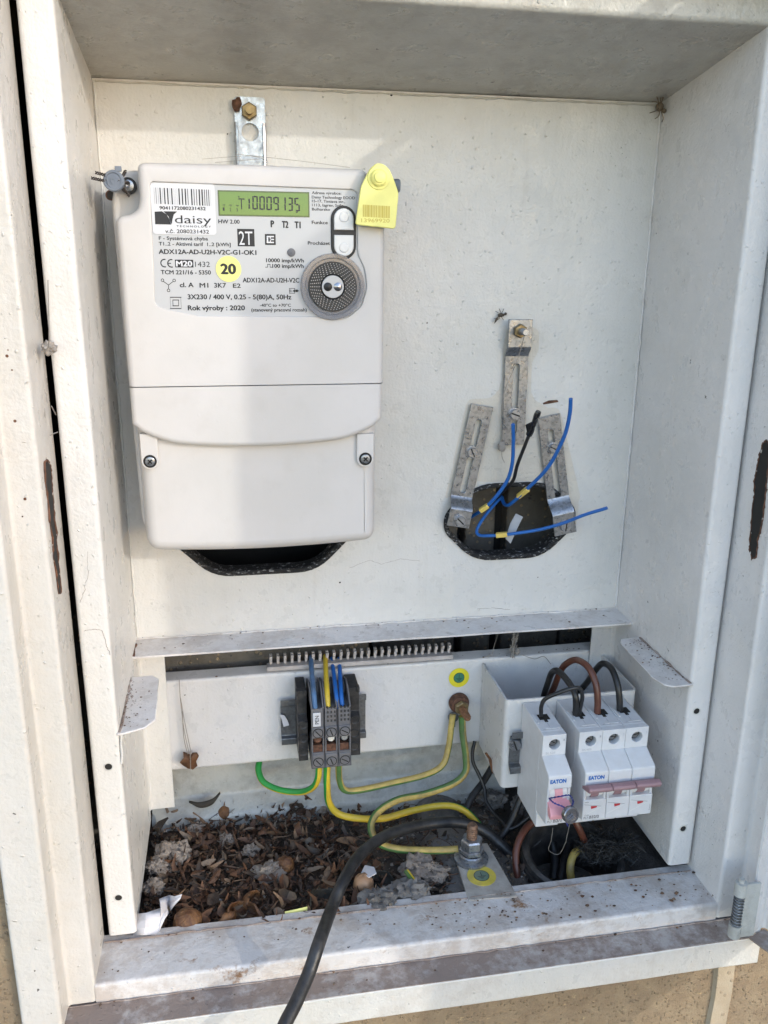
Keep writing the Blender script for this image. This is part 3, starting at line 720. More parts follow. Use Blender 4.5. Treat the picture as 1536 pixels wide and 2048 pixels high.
for i, ch in enumerate('123'): pr.t(ch, 638+i*32, 243+i*2, 646+i*32, 16, Z1, .0); pr.q(636+i*32, 214+i*1, 650+i*32, 217+i, Z1); pr.q(641+i*32, 220+i, 646+i*32, 222+i, Z1)
pr.build('display_digits', 'black_print', lcd)
# buttons
mb = MB(); c0 = P(*Z1(1216, 283), YP); c1 = P(*Z1(1216, 414), YP); rr = 11.7
def capsule(cx, za, zb, r, n=12): return [(cx+r*math.cos(R(180*j/n)), za+r*math.sin(R(180*j/n))) for j in range(n+1)]+[(cx-r*math.cos(R(180*j/n)), zb-r*math.sin(R(180*j/n))) for j in range(n+1)]
rr = (P(*Z1(1277, 350), YP).x-P(*Z1(1157, 350), YP).x)/2
pillow(mb, capsule(c0.x, c0.z, c1.z, rr), -72, -74.6, .8); bt = mb.build('button_surround', 'black_rubber', mt)
r2 = rr*.78; zm = (c0.z+c1.z)/2
for sgn, cz in ((1, c0.z), (-1, c1.z)):
    o_ = [(c0.x+r2*math.cos(R(180*j/12)), cz+sgn*r2*math.sin(R(180*j/12))) for j in range(13)]+[(c0.x-r2, zm+sgn*1.6), (c0.x+r2, zm+sgn*1.6)]
    mb = MB(); pillow(mb, o_, -74, -76.4, .9); mb.lathe([(3.4, 0), (3.0, .5), (2.2, .7), (.2, .45)], (c0.x, -76.4, cz+sgn*1.0), (0, -1, 0), 24); mb.build('button', 'button_white', mt)
# optical port
pc = P(*Z1(1163, 608), YP); s1 = (P(*Z1(1263, 608), YP).x-pc.x)/100
mb = MB(); mb.lathe([(152*s1, 0), (152*s1, 4.2), (149*s1, 5), (133*s1, 5), (129*s1, 3.5), (127*s1, 2)], (pc.x, YP-.1, pc.z), (0, -1, 0), 56)
op = mb.build('optical_port', 'clear_plastic', mt)
mb = MB(); mb.lathe([(115*s1, 0), (115*s1, 2.6), (113*s1, 3.2), (60*s1, 3.2), (56*s1, 2.4), (54*s1, 2)], (pc.x, YP-.15, pc.z), (0, -1, 0), 56, 0)
for q in range(6):
    nn = 22+q*5; rq = (62+q*8.6)*s1
    for j in range(nn):
        a_ = 2*math.pi*(j+.5*(q % 2))/nn; mb.lathe([(.4, 0), (.3, .3), (.02, .38)], (pc.x+rq*math.cos(a_), YP-3.34, pc.z+rq*math.sin(a_)), (0, -1, 0), 5, 1)
mb.build('studded_ring', ['port_black', 'comb_grey'], op)
mb = MB(); mb.lathe([(52*s1, 0), (52*s1, 3.2), (50*s1, 3.5), (.1, 3.5)], (pc.x, YP-.2, pc.z), (0, -1, 0), 40); mb.build('port_window', 'plate_print', op)
for du, mname in ((-24, 'black_print'), (24, 'sensor')):
    mb = MB(); mb.lathe([(20*s1, 0), (20*s1, .4), (14*s1, .9), (.1, 1.2)], (pc.x+du*s1, YP-3.7, pc.z), (0, -1, 0), 24); mb.build('sensor_lens', mname, op)
q = P(*Z1(966, 444), YP); mb = MB(); mb.lathe([(19*s1, 0), (19*s1, .5), (14*s1, .7), (.1, 1.1)], (q.x, YP-.1, q.z), (0, -1, 0), 24); mb.build('pulse_lamp', 'block_grey', mt)
# white sticker with bar code
a = P(*Z1(287, 108), YP); b = P(*Z1(608, 360), YP)
mb = MB(); mb.loops([xz(rrect(a.x, b.x, b.z, a.z, 2.2), YT-.02), xz(rrect(a.x, b.x, b.z, a.z, 2.2), YT-.28)]); stk = mb.build('barcode_sticker', 'white_label', mt)
pr = Print(YT-.4); rb = random.Random(3); u = 307
while u < 580:
    wd = rb.choice((4, 4, 7, 10)); v0 = 132+(u-307)*.04; pr.q(u, v0, u+wd, v0+78, Z1); u += wd+rb.choice((3, 3, 3.5, 5))
pr.t('9041172080231432', 334, 237, 555, 16, Z1, .016)
pr.poly([(310, 248), (345, 246), (368, 262), (382, 286), (390, 310), (313, 308)], Z1)
pr.poly([(352, 246), (418, 247), (402, 262), (396, 284), (392, 309), (386, 296), (376, 270)], Z1)
pr.t('daisy', 408, 303, 583, 39, Z1, -.004); pr.t('T E C H N O L O G Y', 416, 322, 580, 9, Z1, .012)
pr.t('v.č. 2080231432', 362, 350, 571, 18, Z1, .01)
pr.build('printing', 'black_print', stk)
# round yellow year sticker
c = P(*Z1(665, 523), YP); mb = MB(); mb.lathe([(58*s1, 0), (58*s1, .2), (.1, .22)], (c.x, YT-.16, c.z), (0, -1, 0), 48); ys = mb.build('year_sticker', 'yellow_tag', mt)
pr = Print(YT-.5); pr.t('20', 630, 546, 699, 48, Z1, .024); pr.build('printing', 'black_print', ys)
# hinged flap under the seam
fl = [(17.8, 221.3), (17.8, 196)]+[(17.8+(194.8-17.8)*f, 196-9.5*min(1, (1-abs(2*f-1))/.32)**.55-9*(1-(2*f-1)**2)**.8) for f in [i/28 for i in range(1, 28)]]+[(194.8, 196), (194.8, 221.3)]
mb = MB(); pillow(mb, fl, -48, Y0-.3, 4.0, n=7, flat=221.3); mb.build('flap_cover', 'meter_plastic', mt)
lo = [(19.8, 200), (20.5, 98.5)]+[(20.5+(191-20.5)*f, 98.5-3.2*math.sin(f*math.pi)) for f in (.15, .3, .45, .6, .75, .88)]+[(192, 98.5), (192.5, 200)]
lo = fillet_closed(lo[:2]+lo[2:-2]+lo[-2:], 13, 8)
mb = MB(); pillow(mb, lo, -38, -66.5, 9, n=9, flat=200); mb.build('terminal_cover', 'meter_plastic', mt)
for (u0, u1, v1, uc, vc) in ((283, 318, 941, 300, 923), (716, 749, 934, 731, 918)):
    c = P(uc, vc, -71); r_ = (P(u1, vc, -71).x-P(u0, vc, -71).x)/2; zt = P(uc, 868, -71).z
    o_ = [(c.x+r_, zt), (c.x-r_, zt)]+[(c.x-r_*math.cos(R(180*j/14)), c.z-r_*math.sin(R(180*j/14))) for j in range(15)]
    mb = MB(); pillow(mb, o_, -62, -70.5, .6); lug = mb.build('screw_lug', 'meter_plastic', mt)
    mb = MB(); mb.lathe([(r_*.78, 0), (r_*.78, .4), (r_*.6, .45), (r_*.58, .2)], (c.x, -70.4, c.z), (0, -1, 0), 24, 1)
    mb.lathe([(r_*.56, 0), (r_*.56, 1.2), (r_*.45, 1.6), (r_*.1, 1.5)], (c.x, -70.2, c.z), (0, -1, 0), 24, 0)
    for d in (45, 135): 
        dx, dz = math.cos(R(d))*r_*.33, math.sin(R(d))*r_*.33
        mb.add([(c.x+dx-dz*.25, -71.85, c.z+dz+dx*.25), (c.x-dx-dz*.25, -71.85, c.z-dz+dx*.25), (c.x-dx+dz*.25, -71.85, c.z-dz-dx*.25), (c.x+dx+dz*.25, -71.85, c.z+dz-dx*.25)], [(0, 1, 2, 3)], 1)
    mb.build('screw', ['zinc', 'pocket_dark'], lug)
# recessed ear screw at the upper left, hidden twin at the right
for x_ in (25.5, 191):
    mb = MB(); mb.lathe([(5.2, 0), (5.2, 6), (4.4, 6.2), (4.2, 5)], (x_, -56.8, 353), (0, -1, 0), 24, 1); mb.lathe([(3.6, 0), (3.6, 6.4), (1.5, 6.8), (.1, 6)], (x_, -56.8, 353), (0, -1, 0), 20, 0)
    mb.build('ear_screw', ['zinc', 'black_rubber'], mt)
c = P(224, 392, -45); mb = MB(); mb.cyl((c.x+4, -30, c.z+1), (c.x, -52, c.z), 2.6, seg=16); mb.lathe([(3.4, 0), (3.4, 1.6), (.1, 1.8)], (c.x, -50, c.z), (-.1, -1, 0), 16, 1); mb.build('side_terminal', ['black_rubber', 'rusty'], mt)

# seals hanging on the meter
sl_ = empty('meter_seal', P(228, 380, -80), 'round blue grey seal stamped 103 wired to the upper left meter ear', 'seal')
c = P(228, 362, -79); ax = Vector((-.12, -1, .1)).normalized()
mb = MB(); mb.lathe([(6.2, 0), (6.6, .5), (6.6, 3.0), (6.0, 3.6), (4.9, 3.6), (4.6, 2.9), (.1, 2.9)], c+Vector((0, 3.2, 0)), ax, 36); mb.box(c.x+1, c.x+5, c.y, c.y+3, c.z+6, c.z+9); sd = mb.build('seal_disc', 'seal_grey', sl_)
m2 = text('103', c.x-4.2, c.z-2.2, c.x+4.2, 4.4, c.y-.15, '', None, None, .01); m2.xf(Matrix.Translation(c) @ Matrix.Rotation(R(-12), 4, 'Y') @ Matrix.Translation(-c)); m2.poly  # slight turn
mb = MB(); mb.add([v+Vector((0, 0, 0)) for v in m2.v]+[v+Vector((0, .5, 0)) for v in m2.v], m2.f+[[i+len(m2.v) for i in f] for f in m2.f]); mb.build('stamped_number', 'seal_grey', sd)
mb = MB()
def twist(p0, p1, r=.7, k_=2.2, wr=.42, ph=0):
    p0, p1 = Vector(p0), Vector(p1); d = (p1-p0); L_ = d.length; t = d.normalized(); a_ = t.cross(Vector((0, 1, .2))).normalized(); b_ = t.cross(a_)
    for f_ in (0, math.pi): mb.tube([p0+t*s_*L_/30+(a_*math.cos(s_*L_/30*k_+f_+ph)+b_*math.sin(s_*L_/30*k_+f_+ph))*r for s_ in range(31)], wr, 5)
q = lambda u, v, y: P(u, v, y)
twist(q(183, 356, -78), q(212, 362, -78)); twist(q(191, 345, -79), q(210, 350, -79)); twist(q(243, 372, -77), q(258, 392, -70)); twist(q(246, 352, -78), q(251, 342, -74)); twist(q(236, 362, -79), q(258, 366, -66))
mb.build('sealing_wire', 'wire_dark', sl_)
tg = empty('yellow_tag', P(757, 450, -84), 'yellow plastic seal tag with bar code on the upper right meter corner', 'seal tag')
o_ = ol([Z1(*q_) for q_ in ((1376, 14), (1408, 18), (1438, 44), (1462, 100), (1482, 158), (1467, 331), (1274, 311), (1300, 130), (1318, 92), (1344, 40))], -84)
mb = MB(); pillow(mb, fillet_closed(o_, 2.2), -82, -84, .7); tb = mb.build('tag_plate', 'yellow_tag', tg)
c = P(*Z1(1386, 85), -84); mb = MB(); mb.lathe([(7.6, 0), (7.4, .8), (5.6, 1.0), (5.4, 2.6), (4.4, 3.4), (3.6, 3.4), (3.4, 4.6), (2.4, 5), (.1, 5)], (c.x, -84, c.z), (0, -1, 0), 32); mb.build('tag_button', 'yellow_tag', tg)
mb = MB(); mb.cyl((c.x, -82, c.z), (c.x, -60, c.z), 2.2); mb.build('tag_pin', 'yellow_tag', tg)
pr = Print(-84.15); u = 1310
while u < 1436:
    wd = rb.choice((2, 2, 4, 5)); v0 = 214+(u-1310)*.06; pr.q(u, v0, u+wd, v0+58, Z1); u += wd+rb.choice((2.5, 3, 4))
pr.t('13969920', 1302, 298, 1438, 18, Z1, .0); pr.build('printing', 'yellow_print', tb)
c = P(796, 371, -74); mb = MB(); mb.lathe([(4, 0), (4.4, .8), (4.4, 5), (3.6, 6), (.1, 6)], (c.x-4, c.y+3, c.z), (1, -.3, 0), 24)
tag(mb.build('small_seal', 'seal_grey'), 'small grey seal peeping out right of the yellow tag', 'seal')

# hanger strip above the meter
hg_ = empty('hanger_strip', (108, -4, 360), 'galvanised hanger strip bolted above the meter', 'bracket')
mb = MB(); hz = P(498, 258, -6).z
o_ = [(97.5, 362), (97.5, 399), (97.5, 418), (99, 419.5), (118, 419.5), (119.5, 418), (119.5, 399), (119.5, 362)]
mb.plate(xz(o_, -3), [xz(circ(108.3, 396, 6.2, 28), -3)], (0, 1.5, 0))
sheet(mb, [(97.3, -3), (97.3, -7.5), (99.5, -8)], 1.2, 'z', 362, 402, 1); sheet(mb, [(119.7, -3), (119.7, -7.5), (117.5, -8)], -1.2, 'z', 362, 402, 1)
mb.build('strip', 'zinc_bright', hg_, .4)
mb = MB(); mb.cyl((108, -2, 409.5), (108, -16, 409), 2.7, seg=16); mb.hexa((108, -4.5, 409.5), (0, -1, 0), 6, 4); mb.build('hanger_bolt', 'brass', hg_)
mb = MB(); mb.ico((99.5, -5.5, 414), 3.6, 2, .5, 2.0, (1, .4, 1.3)); mb.build('rust_blob', 'rusty', hg_)

# ================================================================== STRAPS
def strap(top, bot, wdt, y1, y2, slot, s_bend, s_flat, label, upside, screws):
    """top/bot: (x,z) ends of the centre line. y as a function of the way along it: y1 .. bend .. y2"""
    root = empty('mounting_strap', (bot[0], y1, bot[1]), label, 'mounting strap', 'slotted zinc mounting straps round the right opening')
    a_ = Vector((top[0], 0, top[1])); b_ = Vector((bot[0], 0, bot[1])); d = (b_-a_).normalized(); L_ = (b_-a_).length; n_ = Vector((-d.z, 0, d.x))
    def pt(s_, t_, y): q_ = a_+d*s_+n_*t_; return Vector((q_.x, y, q_.z))
    mb = MB(); th_ = Vector((0, 2.0, 0)); h_ = wdt/2
    s0, s1_, sa, sb = slot[0], slot[1], (0, s_bend) if not upside else (s_flat, L_), None
    r_ = 2.6
    slot_pts = [pt(s0+r_-r_*math.sin(R(180*j/8)), -r_*math.cos(R(180*j/8)), y1) for j in range(9)]+[pt(s1_-r_+r_*math.sin(R(180*j/8)), r_*math.cos(R(180*j/8)), y1) for j in range(9)]
    mb.plate([pt(sa[0], -h_, y1), pt(sa[1], -h_, y1), pt(sa[1], h_, y1), pt(sa[0], h_, y1)], [slot_pts], th_)
    e0, e1 = (sa[1], s_flat) if not upside else (sa[0], s_bend)
    K = 6; L0 = []
    for i in range(K+1):
        f = i/K; f2 = f*f*(3-2*f); s_ = e0+(e1-e0)*f; y = y1+(y2-y1)*f2
        L0.append([pt(s_, -h_, y), pt(s_, h_, y), pt(s_, h_, y+2), pt(s_, -h_, y+2)])
    mb.loops(L0)
    if not upside: mb.poly([pt(s_flat, -h_, y2), pt(L_, -h_, y2), pt(L_, h_, y2), pt(s_flat, h_, y2)], th_)
    else: mb.poly([pt(0, -h_, y2), pt(s_bend, -h_, y2), pt(s_bend, h_, y2), pt(0, h_, y2)], th_)
    mb.build('strap', 'zinc', root, .35)
    for s_, y, ang, r_s in screws:
        c_ = pt(s_, 0, y); mb = MB(); mb.lathe([(r_s*1.25, 0), (r_s*1.25, .7), (.1, .75)], c_, (0, -1, 0), 24, 0); screw_head(mb, c_+Vector((0, -.7, 0)), (0, -1, 0), r_s, 2.6, ang); mb.build('screw', ['zinc_bright', 'pocket_dark'], root)
    return root
def xzp(u, v, y): q_ = P(u, v, y); return (q_.x, q_.z)
strap(xzp(965, 811, -5), xzp(915, 1053, -12), 19.5, -5, -14, (12, 76), 79, 89, 'left tilted zinc strap with a slot, lower end bent over the opening', False, [(40, -5, 25, 4.4), (98, -14, 45, 4.6)])
ms = strap(xzp(1043, 639, -12), xzp(1026, 890, -5), 20, -5, -11, (36, 95), 22, 30, 'upper middle zinc strap hanging upright from a bolt', True, [(78, -5, 70, 4.6)])
c = P(1040, 662, -12); mb = MB(); mb.hexa((c.x, -11.5, c.z), (0, -1, 0), 5.6, 3.5); mb.build('nut', 'brass', ms)
mb = MB(); mb.lathe([(2.8, 0), (2.8, 14), (2.3, 15), (.1, 15)], (c.x, -12, c.z), (0, -1, 0), 16); mb.build('bolt', 'zinc_bright', ms)
strap(xzp(1098, 832, -5), xzp(1130, 1067, -12), 20, -5, -14, (12, 74), 73, 86, 'right tilted zinc strap with white paint smears and a bent lower end', False, [(28, -5, 65, 4.2), (97, -14, -5, 4.6)])
# loose things in the right opening
def wire(name, pts, r, mat, label, cat, group=None, seg=12, parent=None, n=8, **k_):
    mb = MB(); mb.tube(smooth(pts, n), r, seg, **k_); o_ = mb.build(name, mat, parent)
    if parent is None: tag(o_, label, cat, group)
    return o_
ZR = lambda u, v: (860+u*.26863, 600+v*.26863)
def zr(L): return [P(*ZR(u, v), y) for u, v, y in L]
BW = 'blue wires sticking out of the right opening'
def sleeve(par, a_, b_, txt_, rot=0):
    mb = MB(); a_, b_ = Vector(a_), Vector(b_); d = (b_-a_).normalized(); u_ = d.cross(Vector((0, 1, 0))).normalized(); w_ = d.cross(u_); h_ = 1.95
    c4 = [u_*h_+w_*h_, -u_*h_+w_*h_, -u_*h_-w_*h_, u_*h_-w_*h_]
    mb.loops([[a_+q_ for q_ in c4], [b_+q_ for q_ in c4]]); s_ = mb.build('marker_sleeve', 'sleeve_yellow', par, .4)
    L_ = (b_-a_).length; m_ = text(txt_, -L_*.25, -.8, L_*.25, 1.8, 0, '', None, None, .02)
    side = -abs(h_)-.08; mat = Matrix((d, Vector((0, -1, 0)).cross(d)*-1 if False else Vector((0, 1, 0)), u_ if u_.z > 0 else -u_)).transposed().to_4x4()
    if d.x < 0: pass
    mat.translation = (a_+b_)/2+Vector((0, side, 0)); m_.xf(mat); m_.build('marking', 'black_print', s_)
w1 = wire('blue_wire', zr([(618, 925, -42), (620, 1060, -36), (610, 1230, -28), (560, 1370, -20), (430, 1530, -10), (300, 1620, 12)]), 1.55, 'blue_wire', 'short blue wire standing upright in front of the middle strap', 'wire')
sleeve(w1, P(*ZR(372, 1570), -8), P(*ZR(432, 1530), -11), 'N')
w2 = wire('blue_wire', zr([(1048, 735, -60), (1040, 850, -55), (1005, 1000, -48), (925, 1170, -38), (850, 1280, -30), (735, 1395, -18), (610, 1510, -2), (560, 1525, 8), (530, 1465, 20)]), 1.6, 'blue_wire', 'long blue wire curving up past the right strap', 'wire')
sleeve(w2, P(*ZR(655, 1465), -8), P(*ZR(730, 1405), -17), 'N')
w3 = wire('blue_wire', zr([(1320, 1548, -70), (1150, 1600, -58), (980, 1665, -46), (800, 1712, -34), (580, 1745, -22), (440, 1755, -14), (365, 1750, -6), (350, 1710, -2), (400, 1620, 4), (500, 1500, 14), (540, 1470, 20)]), 1.4, 'blue_wire', 'blue wire running out to the right across the lower end of the right strap', 'wire')
sleeve(w3, P(*ZR(492, 1752), -18), P(*ZR(575, 1744), -22), 'TARIF')
w4 = wire('black_wire', zr([(805, 830, -48), (780, 920, -42), (740, 1000, -36), (700, 1100, -30), (650, 1230, -24), (620, 1340, -16), (560, 1410, -4), (500, 1460, 14)]), 1.5, 'black_wire', 'black wire with a taped end between the blue wires', 'wire')
mb = MB(); tp = smooth(zr([(810, 828, -48.5), (795, 860, -47), (775, 905, -42), (757, 960, -38), (735, 1005, -35)]), 5)
mb.tube(tp, lambda q: 2.1+.9*math.sin(q*9)*.5+.3*q, 9); a_ = P(*ZR(712, 935), -38)
mb.poly([P(*ZR(712, 935), -39), P(*ZR(775, 905), -43), P(*ZR(770, 960), -42), P(*ZR(728, 1008), -37)], (0, 1, .5)); mb.sharp = 20; mb.build('tape_wrap', 'black_tape', w4)
mb = MB(); pp = zr([(640, 1590, -6), (692, 1615, -8), (655, 1690, -14), (600, 1815, -18), (562, 1775, -17), (600, 1660, -8)]); mb.poly(pp, (0, .5, 0)); tag(mb.build('paper_shred', 'paper_grey'), 'torn grey paper shred in the right opening', 'paper shred')
# insects and webs on the panel
mb = MB(); c = P(1000, 630, -3); mb.ico(c+Vector((1, 0, 0)), 2.2, 2, 0, 1, (1.4, .8, .7)); mb.ico(c+Vector((4.5, -.5, 1)), 1.3, 1)
for dx, dz in ((-4, 3), (-1, 5), (3, 5), (-5, -3), (-2, -4), (3, -4)): mb.tube([c, c+Vector((dx*.5, -2, dz*.6)), c+Vector((dx, 0, dz))], .25, 4)
mb.poly([c, c+Vector((-4, -1, -3)), c+Vector((-5, -1, -7)), c+Vector((-3, -1, -5))], (0, .2, 0))
tag(mb.build('dead_fly', 'insect'), 'dead fly stuck to the panel above the middle strap', 'insect')
mb = MB(); c = Vector((425, -6, 424)); mb.ico(c, 3.2, 2, 0, 1, (1, 1, 1.1)); mb.ico(c+Vector((3, -2, -3)), 2, 1)
for dx, dz in ((-10, 9), (-8, 3), (-9, -5), (-4, -9), (2, -11), (1, 11), (-4, 12), (-1, 8)): mb.tube(smooth([c, c+Vector((dx*.6, -5, dz*.75)), c+Vector((dx, -2, dz))], 3), .35, 4)
tag(mb.build('spider', 'spider'), 'pale brown spider in the upper right corner', 'spider')
mb = MB(); c = P(1004, 893, -6); mb.ico(c, 3.6, 2, .5, 1.5, (1, .7, 1.2)); mb.tube(smooth([P(1050, 668, -22), P(1035, 720, -16), P(1005, 800, -9), c], 6), .35, 4); mb.tube(smooth([c, c+Vector((0, -1, -8)), c+Vector((3, 0, -14))], 4), .3, 4)
tag(mb.build('cocoon', 'cobweb'), 'small webbed cocoon hanging left of the middle strap', 'cocoon')
mb = MB(); c = P(1101, 804, -.5); mb.poly([P(1086, 806, -.8), P(1098, 801, -.8), P(1115, 800, -.8), P(1117, 804, -.8), P(1100, 807, -.8), P(1087, 809, -.8)], (0, .6, 0)); tag(mb.build('scratch', 'rusty'), None); bpy.data.objects['scratch'].parent = cab; bpy.data.objects['scratch'].location = bpy.data.objects['scratch'].location-WLOC['meter_cabinet']

# ================================================================== LOWER COMPARTMENT
Z5 = lambda u, v: (500+u*.3125, 1220+v*.3125)
# slotted comb
cm = empty('cable_comb', P(720, 1335, 2), 'grey plastic slotted comb lying along the top of the crossbar', 'cable comb')
a = P(*Z5(110, 395), -1); b = P(*Z5(1300, 315), -1)
mb = MB(); mb.poly([a, b, b+Vector((0, 0, 4)), a+Vector((0, 0, 4))], (0, 9, 0)); mb.build('comb_base', 'comb_grey', cm, .4)
N_ = 27
for i in range(N_):
    f = (i+.6)/N_; q_ = a+(b-a)*f; mb = MB(); mb.box(q_.x-1.2, q_.x+1.2, 5, 8, q_.z+3.5, q_.z+13+noise.noise(Vector((i, 0, 0)))*1.2); mb.box(q_.x-1.2, q_.x+1.2, 2, 6, q_.z+9, q_.z+12.5)
    mb.build('tooth', 'comb_grey', cm, .3)
# terminal block
tbk = empty('terminal_block', P(660, 1530, -20), 'grey and black terminal block marked PEN on its rail', 'terminal block')
ra = P(561, 1402, -5); rb_ = P(730, 1476, -5)
mb = MB(); sheet(mb, [(-5, ra.z), (-5, ra.z-6), (-1, ra.z-7), (-1, rb_.z+7), (-5, rb_.z+6), (-5, rb_.z)], .8, 'x', ra.x, rb_.x+1, .8); mb.build('rail', 'zinc_dull', tbk)
def z5(u, v, y): return P(*Z5(u, v), y)
x0 = z5(388, 640, -45).x; x1 = z5(648, 640, -45).x; zt = z5(500, 628, -45).z; zb = z5(500, 1005, -45).z
for side, (u0, u1, v0, v1) in enumerate(((300, 360, 520, 930), (625, 690, 500, 895))):
    a = z5(u0, v0, -26); b = z5(u1+8, v1, -26); mb = MB()
    mb.poly([Vector((a.x, 0, a.z)), Vector((a.x, -26, a.z)), Vector((a.x, -26, a.z-22)), Vector((a.x, -34, a.z-26)), Vector((a.x, -34, b.z)), Vector((a.x, 0, b.z))], (b.x-a.x, 0, 0))
    for i in range(3): mb.lathe([(4.4, 0), (4.4, .8), (3.5, .9), (3.3, .2)], ((a.x+b.x)/2, -34, b.z+9+i*13), (0, -1, 0), 18)
    mb.box(a.x-1, a.x+1, -30, -24, a.z-3, a.z+2); mb.box(b.x-2, b.x, -30, -24, a.z-3, a.z+2)
    mb.build('end_clamp', 'block_black', tbk, .5)
pw = (x1-x0)/3
zj0 = z5(500, 815, -45).z; zj1 = z5(500, 908, -45).z; zc0 = z5(500, 742, -45).z
for i in range(3):
    xa, xb = x0+pw*i+.3, x0+pw*(i+1)-.3
    mb = MB()
    def pf(pts, xa_=None, xb_=None, mi=0):
        xa_ = xa if xa_ is None else xa_; xb_ = xb if xb_ is None else xb_
        mb.poly([Vector((xa_, y, z)) for y, z in pts], (xb_-xa_, 0, 0), mi)
    # side cheeks and the sloping funnel where the wires enter
    for ca in (xa, xb-1.3):
        pf([(0, zt+6), (-20, zt+13), (-30, zt+11), (-45, zt+1), (-45, zb), (0, zb)], ca, ca+1.3)
    pf([(-4, zt-2), (-45, zt), (-45, zj0), (-4, zj0)]); pf([(-4, zj1), (-45, zj1), (-45, zb), (-4, zb)]); pf([(-4, zt+4), (-12, zt+8), (-30, zj0), (-26, zb), (-4, zb)])
    pf([(-45, zc0), (-46.4, zc0-1), (-46.4, zj0+1), (-45, zj0)], xa+.6, xb-.6); pf([(-45, zj1-1), (-46.4, zj1-2), (-46.4, zb+2), (-45, zb+1)], xa+.6, xb-.6)
    t_ = mb.build('terminal', 'block_grey', tbk, .35)
    for zc in ((zc0+zj0)/2, (zj1+zb)/2-1):
        mb = MB(); mb.lathe([(pw*.40, 0), (pw*.40, .12), (pw*.3, .14)], (x0+pw*(i+.5), -46.4, zc), (0, -1, 0), 22, 1); screw_head(mb, (x0+pw*(i+.5), -46.4, zc), (0, -1, 0), pw*.33, .7, (40, 20, 60)[i]); mb.build('clamp_screw', ['block_grey', 'pocket_dark'], t_)
    mb = MB(); mb.lathe([(pw*.32, 0), (pw*.32, 7), (pw*.24, 8), (.1, 8)], (x0+pw*(i+.5), -36, zj0-3.5), (0, -1, .25), 16); mb.build('contact_screw', ('rusty', 'zinc_bright', 'zinc_dull')[i], t_)
    mb = MB()
    if i:
        for ty in range(4):
            for tx in (-1, 0, 1): mb.box(x0+pw*(i+.5)+tx*3-.5, x0+pw*(i+.5)+tx*3+.9, -45.4, -44, zc0+4+ty*4, zc0+6+ty*4)
        mb.build('marker_slots', 'block_black', t_)
mb = MB(); mb.box(x0+1.5, x1-2, -43.8, -38, zj1-.5, zj1+6.5); mb.build('busbar', 'rusty', tbk, .6)
a = z5(402, 660, -45.6); b = z5(453, 742, -45.6); mb = MB(); mb.box(a.x, b.x, -45.2, -46.4, b.z, a.z); pl = mb.build('name_tag', 'white_label', tbk, .3)
m_ = text('PEN', 0, 0, (a.z-b.z)*.62, (b.x-a.x)*.5, 0, '', None, None, .01); cxy = ((a.x+b.x)/2, (a.z+b.z)/2)
m_.xf(Matrix.Translation((cxy[0]+(b.x-a.x)*.25, -46.5, cxy[1]-(a.z-b.z)*.31)) @ Matrix.Rotation(R(-90), 4, 'Y')); m_.build('printing', 'black_print', pl)
mb = MB(); mb.poly([z5(*q_, -5.5) for q_ in ((190, 665), (222, 675), (240, 705), (250, 735), (215, 745), (203, 700))], (0, -.8, 0)); tag(mb.build('nut_chip', 'white_plastic'), 'white flake stuck on the left end of the terminal rail', 'flake')
# wires dropping into it from above
for nm, pts, mat, lab in (
    ('blue_wire', [(390, 300, 10), (396, 400, -12), (408, 530, -34), (418, 640, -43)], 'blue_wire_dusty', 'dusty blue wire going down into the PEN terminal'),
    ('yellow_wire', [(482, 295, 10), (486, 400, -12), (494, 530, -34), (501, 640, -43)], 'wire_yellow', 'yellow wire going down into the middle terminal'),
    ('blue_wire', [(522, 310, 10), (536, 410, -12), (550, 530, -34), (564, 635, -43)], 'blue_wire', 'blue wire entering the third terminal, the left of its pair'),
    ('blue_wire', [(570, 310, 10), (576, 410, -12), (583, 530, -34), (592, 632, -43)], 'blue_wire', 'blue wire entering the third terminal, the right of its pair')):
    wire(nm, [z5(480 if False else u, v, y) for u, v, y in pts], 2.2 if 'dusty' in mat or 'yellow' in mat else 1.9, mat, lab, 'wire')
# earthing point on the crossbar
eb = empty('earth_bolt', P(918, 1440, -5), 'rusty earthing bolt with brass nut on the crossbar', 'bolt')
c = z5(1335, 590, 1); mb = MB(); mb.lathe([(9.5, 0), (9.5, 3), (8, 5), (8, 7), (6, 8)], (c.x, 1.5, c.z), (0, -1, 0), 28); mb.build('washer', 'rusty', eb)
mb = MB(); mb.hexa((c.x, -7, c.z), (.06, -1, -.05), 6.6, 5); mb.build('nut', 'brass', eb)
mb = MB(); mb.lathe([(3.4, 0)]+[(3.4-.35*(i % 2), i*.9) for i in range(1, 22)]+[(2.4, 20)], (c.x, -8, c.z), (.06, -1, -.05), 18); mb.build('threaded_bolt', 'copper_bolt', eb)
mb = MB(); mb.lathe([(5, 0), (5, 2), (3.6, 2.2), (3.4, 1)], (c.x-6, -3, c.z-12), (0, -1, 0), 20); mb.box(c.x-8, c.x-4, -5, -2, c.z-22, c.z-12); mb.build('cable_lug', 'zinc_dull', eb)
